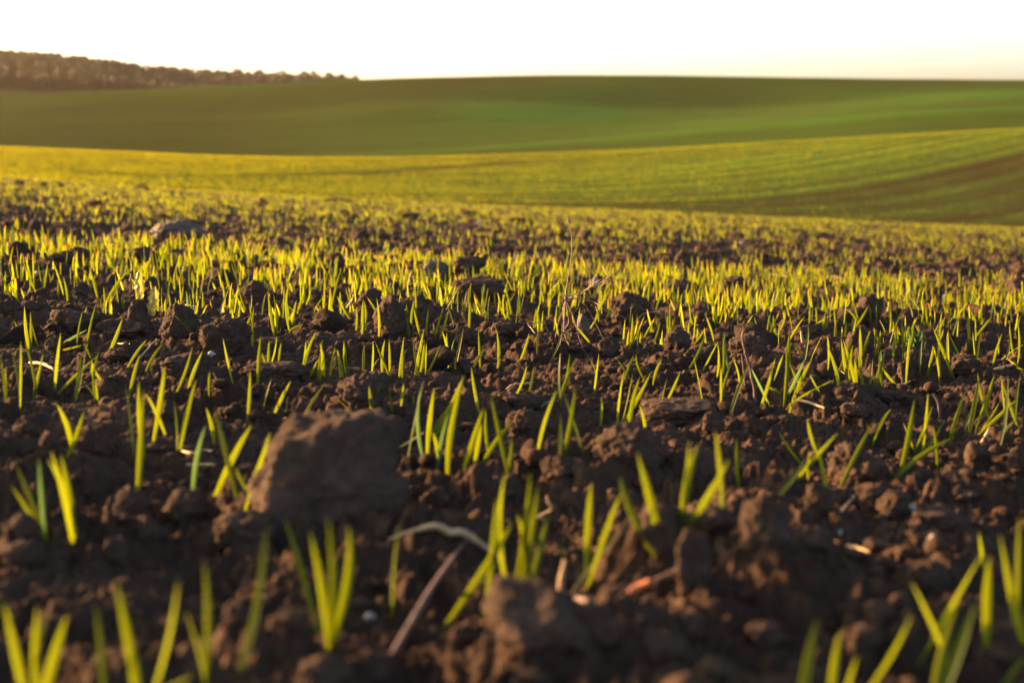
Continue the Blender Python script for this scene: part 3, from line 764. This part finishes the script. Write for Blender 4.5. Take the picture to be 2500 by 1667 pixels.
CG = 'loose clods of dark tilled soil'
def put_clod(box, name, label, cat, seed, mat=M_CLOD, sub=4, block=0.0, lumps=1.0, group=CG, yaw=0.0, deep=1.0, tilt=None, lean=0.0):
    x0, y0, x1, y1 = box
    b = hit2((x0 + x1) / 2, y1)
    Y = b[1]; k = 1 / ppm(Y)
    wd = (x1 - x0) * k; ht = (y1 - y0) * k
    dp = wd * deep * 0.8
    # the seen height is the face plus the foreshortened top
    down = math.atan2(HC - b[2], Y)
    h = max(0.45 * ht, (ht - dp * math.sin(down) * 0.5) / math.cos(down))
    if Y > 11: h *= 0.62; wd *= 1.35
    P, F = clod_shape(sub, seed, block, lumps)
    P = P / np.abs(P).max(0)
    P = P * np.array((wd / 2, dp / 2, h * 0.68))
    c_, s_ = math.cos(yaw), math.sin(yaw)
    P = P @ np.array(((c_, s_, 0), (-s_, c_, 0), (0, 0, 1)))
    if tilt: P[:, 2] += P[:, 0] * tilt
    P[:, 1] += lean * P[:, 2]
    me = mesh_np(name, P, F, mat)
    o = obj(name, me, None, (b[0], Y + dp * 0.42, b[2] + h * 0.30))
    return tag(o, label, cat, group)

seed = 100
for (ox, oy), boxes in CL:
    for bx in boxes:
        if bx[2] - bx[0] < 20: continue
        g = (ox + bx[0] / K, oy + bx[1] / K, ox + bx[2] / K, oy + bx[3] / K)
        wpx = g[2] - g[0]; hpx = g[3] - g[1]; cx, cy = (g[0] + g[2]) / 2, (g[1] + g[3]) / 2
        Yc = hit2(cx, g[3])[1]; wm = wpx / ppm(Yc)
        size = 'small' if wm < .045 else ('large' if wm > .10 else 'fist-sized')
        shape = 'low' if hpx < wpx * .5 else ('upstanding' if hpx > wpx * .95 else 'rounded')
        lab = unique_label(cx, g[3], [f'{size} {shape}', f'{size} {shape} dark', f'{size} {shape} crumbly', f'{size} {shape} earthy'], 'soil clod')
        put_clod(g, 'soil_clod', lab, 'soil clod', seed, sub=5 if wm * ppm(Yc) > 75 else 4, block=0.25 * rng.random(), yaw=rng.uniform(-.3, .3), lumps=1.0)
        seed += 23
# the ones that catch the eye
put_clod((574, 985, 1000, 1262), 'soil_clod', 'biggest block-shaped clod with a flat sloping top, left of the middle', 'soil clod', 3001, sub=5, block=0.8, lumps=1.0, yaw=0.2, deep=0.9, tilt=0.06, lean=0.75)
put_clod((1165, 1415, 1490, 1585), 'soil_clod', 'peaked clod with a ridge falling right at the bottom middle', 'soil clod', 3044, sub=5, block=0.1, lumps=0.9, yaw=-0.25, tilt=-0.25, lean=0.5)
put_clod((1560, 968, 1782, 1035), 'soil_clod', 'flat-topped slab of soil lying among seedlings right of the round clod', 'soil clod', 3087, mat=M_CLOD, sub=5, block=0.7, lumps=0.8)
put_clod((1030, 632, 1102, 690), 'pale_stone', 'pale angular stone standing far back, left of the dry weed', 'stone', 3120, mat=M_STONE, sub=5, block=0.35, lumps=0.8, group=None)
put_clod((355, 533, 500, 590), 'pale_stone', 'broad pale stone far back at the left among crowded seedlings', 'stone', 3160, mat=M_STONE, sub=5, block=0.2, lumps=1.0, group=None)
put_clod((1408, 762, 1442, 808), 'pale_stone', 'small pointed pale stone under the dry weed', 'stone', 3190, mat=M_STONE, sub=3, block=0.1, lumps=0.4, group=None)
for bx, lab in (((2212,1229,2246,1251), 'white pebble on top of a clod at the right'), ((2264,1302,2290,1326), 'white pebble in a dark hollow at the right'),
                ((2036,1290,2062,1314), 'grey pebble beside the broad mound at the front right'), ((887,1492,918,1516), 'pale greenish pebble below the single upright seedling at front'),
                ((1161,535,1180,550), 'white pebble far back among crowded seedlings'), ((1443,674,1462,700), 'white pebble behind the dry weed'),
                ((506,856,526,872), 'pale pebble below the smooth grey clod at the left'), ((1803,590,1816,600), 'tiny pale pebble far back at the right'),
                ((2298,718,2318,732), 'grey pebble behind seedlings near the right edge'), ((84,656,96,674), 'pale pebble behind seedlings near the left edge')):
    put_clod(bx, 'pebble', lab, 'pebble', seed, mat=M_PEBBLE, sub=3, lumps=0.3, group=None); seed += 11

# further clods standing in the rows behind
protos = [mesh_np('soil_clod', *clod_shape(3, 5000 + 31 * i, 0.2 * (i % 3)), M_CLOD) for i in range(14)]
for i in range(140):
    Y = math.exp(rng.uniform(math.log(2.2), math.log(26))); x = rng.uniform(-0.40, 0.40) * Y
    r = (0.012 + 0.028 * rng.random() ** 2) * (1 + 0.03 * Y)
    o = obj('soil_clod', protos[i % 14], None, (x, Y, float(ground(x, Y) + 0.4 * relief(np.array([x]), np.array([Y]))[0] + r * 0.25)))
    o.scale = (r * rng.uniform(.9, 1.5), r * rng.uniform(.8, 1.2), r * rng.uniform(.6, .95)); o.rotation_euler = (rng.normal(0, .25), rng.normal(0, .25), rng.uniform(0, 6.28))
    tag(o, 'small dark lump of soil half sunk between the seedling rows', 'soil clod', 'small lumps between the rows')

# crumbs: nobody could count them
def crumbs(n, y0, y1, sub, rmin, rmax, pw):
    Vb = [clod_shape(sub, 9000 + 7 * i)[0] for i in range(8)]; F = ICO[sub][1]
    x, Y = scatter(n, y0, y1, 0.5, 0.8)
    cl = pnoise(x * 6, Y * 6, 91) > -0.35
    x, Y = x[cl], Y[cl]; n = len(x)
    r = rmin + (rmax - rmin) * rng.random(n) ** pw
    z = ground(x, Y) + relief(x, Y) + r * 0.12
    A = np.stack(Vb)[rng.integers(0, 8, n)]
    a = rng.uniform(0, 6.283, n); c, s = np.cos(a), np.sin(a)
    sx = r * rng.uniform(.8, 1.4, n); sz = r * rng.uniform(.6, 1.0, n)
    X = A[:, :, 0] * sx[:, None]; Yv = A[:, :, 1] * r[:, None]; Z = A[:, :, 2] * sz[:, None]
    V = np.stack((X * c[:, None] - Yv * s[:, None] + x[:, None], X * s[:, None] + Yv * c[:, None] + Y[:, None], Z + z[:, None]), -1).reshape(-1, 3)
    nv = len(Vb[0])
    FF = (F[None] + (np.arange(n) * nv)[:, None, None]).reshape(-1, 3)
    return V, FF
A = crumbs(5600, 0.5, 1.9, 2, 0.0014, 0.012, 4.5)
B = crumbs(9000, 1.9, 4.5, 2, 0.0018, 0.014, 4.5)
C = crumbs(9000, 4.5, 12, 1, 0.005, 0.022, 3.0)
o_ = 0; Vs, Fs = [], []
for V, F in (A, B, C):
    Vs.append(V); Fs.append(F + o_); o_ += len(V)
tag(obj('soil_crumbs', mesh_np('soil_crumbs', np.concatenate(Vs), np.concatenate(Fs), M_SOIL)), 'crumbs of dark tilled soil strewn between the clods', 'soil crumbs', kind='stuff')

# ------------------------------------------------------------------ straw, twigs, weeds
def tube(pts, radii, mat, name, label=None, cat=None, parent=None, base=None, sides=7, sub=5, jit=0.0):
    pts = np.array(pts, float)
    n = len(pts)
    t = np.linspace(0, n - 1, (n - 1) * sub + 1)
    i = np.clip(t.astype(int), 0, n - 2); f = (t - i)[:, None]
    g = lambda k: pts[np.clip(k, 0, n - 1)]
    a, b, c, d = g(i - 1), g(i), g(i + 1), g(i + 2)
    P = 0.5 * (2 * b + (c - a) * f + (2 * a - 5 * b + 4 * c - d) * f ** 2 + (3 * b - a - 3 * c + d) * f ** 3)
    if jit: P = P + rng.normal(0, jit, P.shape)
    rr = np.interp(t, np.arange(n), radii) * (1 + 0.08 * rng.normal(0, 1, len(t)))
    T = np.gradient(P, axis=0); T /= np.linalg.norm(T, axis=1, keepdims=True)
    up = np.where(np.abs(T[:, 2:3]) > .9, np.array([[1., 0, 0]]), np.array([[0, 0, 1.]]))
    S_ = np.cross(T, up); S_ /= np.linalg.norm(S_, axis=1, keepdims=True); W_ = np.cross(S_, T)
    an = np.linspace(0, 2 * np.pi, sides, endpoint=False)
    V = P[:, None] + rr[:, None, None] * (np.cos(an)[None, :, None] * S_[:, None] + np.sin(an)[None, :, None] * W_[:, None])
    m = len(P)
    q = np.arange(m - 1)[:, None] * sides; k = np.arange(sides)[None]; k2 = (k + 1) % sides
    F = np.stack((q + k, q + k2, q + sides + k2, q + sides + k), -1).reshape(-1, 4)
    V = V.reshape(-1, 3)
    if base is None and parent is None:
        base = pts[0]
        o = obj(name, mesh_np(name, V - base, F, mat), None, base)
    else:
        o = obj(name, mesh_np(name, V - base, F, mat), parent)
    return tag(o, label, cat)
def on_soil(pts, lift=0.006):
    out = []
    for p in pts:
        h = hit2(p[0], p[1]); l = p[2] if len(p) > 2 else lift
        out.append(at_depth(p[0], p[1], h[1] - l * 1.5))
    return out
def standing(pts, Y): return [at_depth(p[0], p[1], Y + (p[2] if len(p) > 2 else 0)) for p in pts]
def crop_px(o, pts): return [(o[0] + p[0] / K, o[1] + p[1] / K) + tuple(p[2:]) for p in pts]
c2, c3, c5, c6, c4 = (825, 1100), (1650, 1100), (825, 640), (1650, 640), (0, 640)
Yb = hit2(1225, 1365)[1]
tube(standing(crop_px(c2, [(340,600),(500,545),(660,508),(760,552),(850,555),(1000,655),(1120,735)]), Yb), [.0007,.0018,.0024,.0034,.0034,.0022,.002], M_STRAW, 'bowed_straw', 'bowed pale straw arching over the soil left of the front four-bladed seedling', 'straw')
Ye = hit2(951, 1606)[1] - 0.012
tube([at_depth(825 + a / K, 1100 + b / K, Yb + 0.012 + (Ye - Yb - 0.012) * f) for a, b, f in ((870, 600, 0), (650, 900, .42), (500, 1150, .73), (350, 1400, 1))], [.0016, .0021, .0023, .002], M_TWIG, 'brown_stick', 'straight brown stick leaning down from the bowed straw', 'stick')
tube(standing(crop_px(c2, [(1930,985),(2020,930),(2110,890)]), hit2(1590,1440)[1]), [.0026,.0034,.003], M_ORANGE, 'orange_twig', 'glowing orange twig lying against the broad mound', 'twig')
tube(standing(crop_px(c2, [(2105,892),(2240,830),(2330,785)]), hit2(1590,1440)[1]), [.0017,.0015,.0022], M_TWIG, 'thin_stub', 'thin dark stub poking on from the orange twig', 'stub')
tube(standing(crop_px(c2, [(1500,960),(1510,850),(1535,735)]), hit2(1370,1450)[1]), [.0024,.002,.0015], M_STRAW, 'bent_sprout', 'pinkish bent dry sprout behind the peaked clod', 'sprout')
tube(on_soil(crop_px(c2, [(1500,950),(1600,990),(1700,1015),(1800,990)]), .012), [.0012,.002,.002,.001], M_TWIG, 'red_root', 'dark reddish root lying behind the ridge of the peaked clod', 'root')
tube(standing(crop_px(c2, [(1270,520),(1360,445),(1445,395),(1420,345),(1412,300)]), Yb + .12), [.001,.0013,.0013,.0011,.0007], M_STRAW, 'hooked_straw', 'thin hooked straw right of the front four-bladed seedling', 'straw')
for pts, o, r, nm, lab, m in (
   ([(1105,415),(1160,360),(1205,305)], c3, .0013, 'straw_bit', 'short pale straw bit behind the broad mound at the front right', M_STRAW),
   ([(1150,640),(1230,655),(1310,680)], c3, .0014, 'straw_bit', 'short pale straw bit in the hollow right of the broad mound', M_STRAW),
   ([(2150,725),(2210,710),(2285,692)], c6, .003, 'straw_bit', 'thick pale straw lying on soil near the right edge', M_STRAW),
   ([(825,930),(910,950),(1005,985)], c6, .0024, 'straw_bit', 'straight pale straw lying below the bent low seedling at the right', M_STRAW),
   ([(1530,830),(1580,805),(1620,790)], c6, .002, 'straw_bit', 'short straw bit lying on a clod right of the thickest tuft', M_STRAW),
   ([(1080,705),(1110,730),(1140,755)], c6, .0016, 'straw_bit', 'small pinkish straw bit left of the thickest tuft', M_STRAW),
   ([(200,680),(280,685),(350,715),(390,740),(440,715)], c4, .0026, 'dry_root', 'dry kinked root lying between seedlings at the left edge', M_STRAW),
   ([(945,650),(990,590),(1060,520)], c4, .0018, 'straw_bit', 'pale straw rising between two leaning seedlings at the left', M_STRAW),
   ([(1215,1270),(1300,1290),(1380,1270),(1430,1275)], c4, .0016, 'straw_bit', 'thin straw lying left of the biggest block-shaped clod', M_STRAW),
   ([(1260,1365),(1350,1365),(1450,1370)], c4, .0018, 'straw_bit', 'straight straw lying in front of the biggest block-shaped clod', M_STRAW),
   ([(1985,680),(2040,700),(2130,650)], c4, .002, 'dry_root', 'short dry root behind the block-shaped clod, left of the middle', M_TWIG),
   ([(750,552),(800,548),(880,552)], c4, .0013, 'straw_bit', 'fine straw lying under the leaning seedling by the weed', M_STRAW),
   ([(1200,285),(1260,290),(1330,300)], c4, .0017, 'straw_bit', 'fine straw lying right of the ragged broadleaf weed', M_STRAW),
   ([(1440,745),(1460,800),(1450,860)], c4, .0016, 'straw_bit', 'curved straw standing below the smooth grey clod', M_STRAW),
   ([(1135,860),(1190,825),(1260,820),(1320,810)], c5, .0018, 'straw_bit', 'forked pale straw lying in the middle between two seedlings', M_STRAW),
   ([(1365,980),(1420,945),(1500,940)], c5, .002, 'dry_root', 'low brown root arching left of the round clod in the middle', M_TWIG),
   ([(490,575),(740,610),(860,690),(1180,745),(1330,730)], (1650,455), .003, 'long_twig', 'long pale brown twig lying across the rows at the right', M_TWIG),
   ([(985,610),(1100,630),(1230,665),(1330,720)], (1650,450), .0018, 'long_twig', 'thin dark twig lying just behind the long pale brown twig', M_TWIG),
   ([(2140,730),(2230,650),(2351,600)], (1650,440), .004, 'stick', 'thick brown stick lying at the right edge among seedlings', M_TWIG)):
    tube(on_soil(crop_px(o, pts), .008), np.linspace(r, r * .7, len(pts)), m, nm, lab, nm.replace('_', ' '), jit=.0003)
tube(standing(crop_px(c6, [(465,455),(450,500),(465,590),(490,690),(520,800),(540,950)]), hit2(1650 + 530 / K, 640 + 940 / K)[1]), [.0012,.0018,.0018,.0018,.0022,.0024], M_TWIG, 'curled_root', 'curled brown root standing out of the soil right of the middle', 'root', jit=.0004)
tube(standing(crop_px(c6, [(445,620),(460,740),(470,830)]), hit2(1650 + 530 / K, 640 + 900 / K)[1]), [.001,.0015,.0018], M_TWIG, 'thin_stalk', 'thin straight stalk beside the curled brown root', 'stalk')
tube(standing(crop_px(c6, [(1735,885),(1770,940),(1785,1050)]), hit2(1650 + 1785 / K, 640 + 1080 / K)[1]), [.0016,.002,.0024], M_TWIG, 'bent_stalk', 'bent brown stalk left of the leafy tufts at the right edge', 'stalk')
tube(standing(crop_px(c6, [(1640,425),(1660,470),(1672,525)]), hit2(1650 + 1670 / K, 640 + 540 / K)[1]), [.003,.005,.006], M_TWIG, 'stubble_stump', 'dark stubble stump beside the small green herb', 'stump')
tube(standing(crop_px(c6, [(845,465),(850,500),(856,540)]), hit2(1650 + 856 / K, 640 + 560 / K)[1]), [.0022,.0026,.0028], M_STRAW, 'stubble_stump', 'short pinkish stub standing behind the two-bladed seedlings at the right', 'stump')
tube(standing(crop_px(c6, [(2060,1225),(2090,1180),(2120,1110)]), hit2(1650 + 2060 / K, 640 + 1240 / K)[1]), [.002,.0026,.0012], M_STRAW, 'pale_sprout', 'pale dry sprout rising from a crumbly clod at the right edge', 'sprout')
tube(standing(crop_px(c5, [(2000,415),(2060,350),(2130,335),(2200,320)]), hit2(825 + 2000 / K, 640 + 420 / K)[1]), [.001,.0012,.0012,.0014], M_STRAW, 'pale_straw', 'thin pale straw arching to the flat leaf behind the dry weed', 'stem')

# dry weed: a tall stem and a tangle of twigs
Yw = hit2(1385, 850)[1]
wr = thing('dry_weed', 'dry brown weed with one tall bare stem and a tangle of twigs', 'weed', at_depth(1381, 850, Yw))
wb = np.array(wr.location)
c5b = (825, 450)
tube(standing(crop_px(c5b, [(1530,1000),(1538,740),(1570,560),(1580,400),(1578,340),(1562,260),(1552,215)]), Yw), [.0015,.0014,.0012,.0011,.001,.0009,.0008], M_WEED, 'stem', parent=wr, base=wb, jit=.0003)
tube(standing(crop_px(c5b, [(1556,262),(1558,240),(1550,215)]), Yw), [.0012,.0018,.0009], M_WEED, 'seed_head', parent=wr, base=wb)
for pts in ([(1540,770),(1700,785),(1820,850),(1950,905)],[(1540,765),(1680,710),(1780,660),(1850,610),(1915,580)],[(1690,720),(1700,640),(1688,500)],[(1540,780),(1500,900),(1450,1110)],[(1535,790),(1520,930),(1500,1090)],
            [(1545,790),(1600,930),(1650,1100),(1680,1150)],[(1660,800),(1720,900),(1790,1040)],[(1285,950),(1340,1010),(1420,1070),(1550,1130)],[(1540,790),(1560,920),(1530,1000),(1560,1090)],[(1280,960),(1380,930),(1420,990)],
            [(1640,740),(1780,640),(1850,660)],[(1560,770),(1640,740),(1700,760),(1780,690),(1830,640)],[(1500,800),(1560,760),(1620,770)],[(1230,590),(1260,640),(1290,680)],[(1790,560),(1830,620),(1900,650)]):
    tube(standing([p + (rng.uniform(-.04, .04),) for p in crop_px(c5b, pts)], Yw), np.linspace(.0011, .0006, len(pts)), M_WEED, 'twig', parent=wr, base=wb, jit=.0004)

# ragged broadleaf weed on the split clod, and a herb at the right
def leaf_sheet(name, root, base, poly, Y, mat, lobes, seed, tilt=0.0):
    """a crinkled leaf blade from its two ends and half width, pixels"""
    x0, y0, x1, y1, hw = poly
    nL, nW = 22, 9
    t = np.linspace(0, 1, nL); s = np.linspace(-1, 1, nW)
    a = at_depth(x0, y0, Y); b = at_depth(x1, y1, Y + tilt)
    ax = b - a; wv = np.cross(ax, np.array((0, 1, 0))); wv /= np.linalg.norm(wv)
    prof = (np.sin(np.pi * np.clip(t * .9 + .07, 0, 1)) ** .6) * (1 + .18 * np.sin(t * lobes) + .08 * np.sin(t * lobes * 2.3 + 1))
    T, S_ = np.meshgrid(t, s, indexing='ij')
    V = a + ax * T[..., None] + wv * (S_ * prof[:, None] * hw / ppm(Y))[..., None]
    V[..., 1] += .005 * pnoise(T * 3 + seed, S_ * 1.5, seed) + .004 * np.abs(S_)
    return obj(name, mesh_np(name, V.reshape(-1, 3) - base, grid_faces(nL, nW), mat), root)
Yl = hit2(360, 790)[1]
br = thing('broadleaf_weed', 'ragged broadleaf weed with two yellowed leaves on the split clod at the left', 'weed', at_depth(362, 760, Yl)); bb = np.array(br.location)
leaf_sheet('leaf', br, bb, (341, 730, 338, 665, 13), Yl, M_BROAD, 21, 3)
leaf_sheet('leaf', br, bb, (368, 772, 378, 700, 14), Yl - .01, M_BROAD, 25, 5)
tube(standing([(366, 790), (358, 750), (341, 728)], Yl + .005), [.0015, .0014, .001], M_BROAD, 'stem', parent=br, base=bb)
Yl = hit2(2238, 850)[1]
hr_ = thing('green_herb', 'small crinkled dark green herb between seedlings and the stubble stump', 'weed', at_depth(2238, 850, Yl)); bb = np.array(hr_.location)
for i, p in enumerate([(2238, 848, 2222, 802, 11), (2240, 848, 2248, 806, 10), (2240, 850, 2262, 830, 9), (2236, 850, 2212, 828, 9)]):
    leaf_sheet('leaf', hr_, bb, p, Yl, M_HERB, 20 + 3 * i, 11 + i, tilt=rng.uniform(-.03, .03))
Yl = hit2(705, 800)[1]
for i, (p, lab) in enumerate((((1012, 632, 1006, 606, 12), 'low green weed leaf far back beside crowded seedlings'),)):
    pass

# ------------------------------------------------------------------ the wooded hill
def crown_mesh(n, rx, rz, size, seed):
    r_ = np.random.default_rng(seed)
    d = r_.normal(0, 1, (n, 3)); d /= np.linalg.norm(d, axis=1, keepdims=True)
    rad = r_.uniform(.55, 1.0, n) ** .6 * (1 + .22 * pnoise(d[:, 0] * 2 + seed, d[:, 2] * 2, seed))
    c = d * rad[:, None] * np.array((rx, rx, rz))
    u = r_.normal(0, 1, (n, 3)); u /= np.linalg.norm(u, axis=1, keepdims=True)
    v = np.cross(u, r_.normal(0, 1, (n, 3))); v /= np.linalg.norm(v, axis=1, keepdims=True)
    s = size * r_.uniform(.6, 1.3, n)[:, None]
    V = np.stack((c - u * s, c - v * s * .7, c + u * s, c + v * s * .7), 1).reshape(-1, 3)
    return V, np.arange(4 * n).reshape(n, 4)
crowns = [crown_mesh(95, 1, 1, .30, 40 + i) for i in range(6)]
Vs, Fs, o_ = [], [], 0
nt_ = 0
while nt_ < 2700:
    Y = rng.uniform(985, 1330); u = rng.uniform(-0.62, -0.108); x = u * Y
    z = float(ground(x, Y)); V, F = crowns[rng.integers(6)]
    h = rng.uniform(7, 11) * (0.75 if u > -.2 else (0.85 if u > -.27 else 1)); rx = rng.uniform(2.6, 4.6)
    Vs.append(V * np.array((rx, rx, h * .45)) + np.array((x, Y, z + h * .55))); Fs.append(F + o_); o_ += len(V); nt_ += 1
tag(obj('distant_wood', mesh_np('distant_wood', np.concatenate(Vs), np.concatenate(Fs), M_TREE, smooth=False)), 'dense brown wood covering the far hill at the left', 'wood', kind='stuff')
TR = [(507, 173, 18), (532, 174, 14), (547, 176, 12), (578, 172, 22), (605, 178, 16), (633, 175, 24), (685, 178, 24), (742, 178, 20), (765, 177, 12), (804, 181, 16), (834, 184, 14), (868, 189, 14)]
DESC = ['leftmost round tree of the skyline gap', 'narrow tree just right of the leftmost skyline tree', 'small low tree left of the dome-shaped skyline tree', 'broad dome-shaped tree on the skyline',
        'small round tree between two broad domes on the skyline', 'broad tall tree after the small round skyline tree', 'broad lone tree with gaps on both sides', 'wide flat-topped tree at the start of the right clump',
        'small pointed tree in the right clump', 'middle low tree of the right clump', 'low tree second from the right end of the wood', 'lowest tree at the right end of the wood']
for i, (tx, ty, wpx) in enumerate(TR):
    Y = 1286 + 5 * (i % 4)
    top = at_depth(tx, ty - 5, Y); zb = float(ground(top[0], Y)); H = max(top[2] - zb, 6.0)
    rx = wpx / ppm(Y) / 2 * 1.4
    t_ = thing('hill_tree', DESC[i] + ' far behind the green field' if len(DESC[i].split()) < 12 else DESC[i], 'tree', (top[0], Y, zb), 'trees along the skyline')
    V, F = crown_mesh(300, 1, 1, .2, 300 + i)
    rz = max(H * .5, rx * .8)
    obj('crown', mesh_np('crown', V * np.array((rx, rx, rz)) + np.array((0, 0, H - rz * .97)), F, M_TREE, smooth=False), t_)
    tube([(0, 0, -.3), (.1, 0, H * .5), (0, 0, H - rz * .6)], [.35, .25, .12], M_BARK, 'trunk', parent=t_, base=np.zeros(3))

# ------------------------------------------------------------------ haze
bpy.ops.mesh.primitive_cube_add(size=1)
hz = bpy.context.object; hz.name = 'haze'; hz.data.name = 'haze'
zt = 75.0; zb_ = -40.0
hz.scale = (10400, 2000, zt - zb_); hz.location = (0, 850, (zt + zb_) / 2)
m = bpy.data.materials.new('haze'); m.use_nodes = True
t = m.node_tree; t.nodes.remove(t.nodes['Principled BSDF'])
pv = t.nodes.new('ShaderNodeVolumePrincipled')
pv.inputs['Color'].default_value = (1.0, 0.86, 0.70, 1); pv.inputs['Density'].default_value = 0.000025; pv.inputs['Anisotropy'].default_value = 0.55
t.links.new(pv.outputs[0], t.nodes['Material Output'].inputs['Volume'])
hz.data.materials.append(m)
tag(hz, kind='stuff')
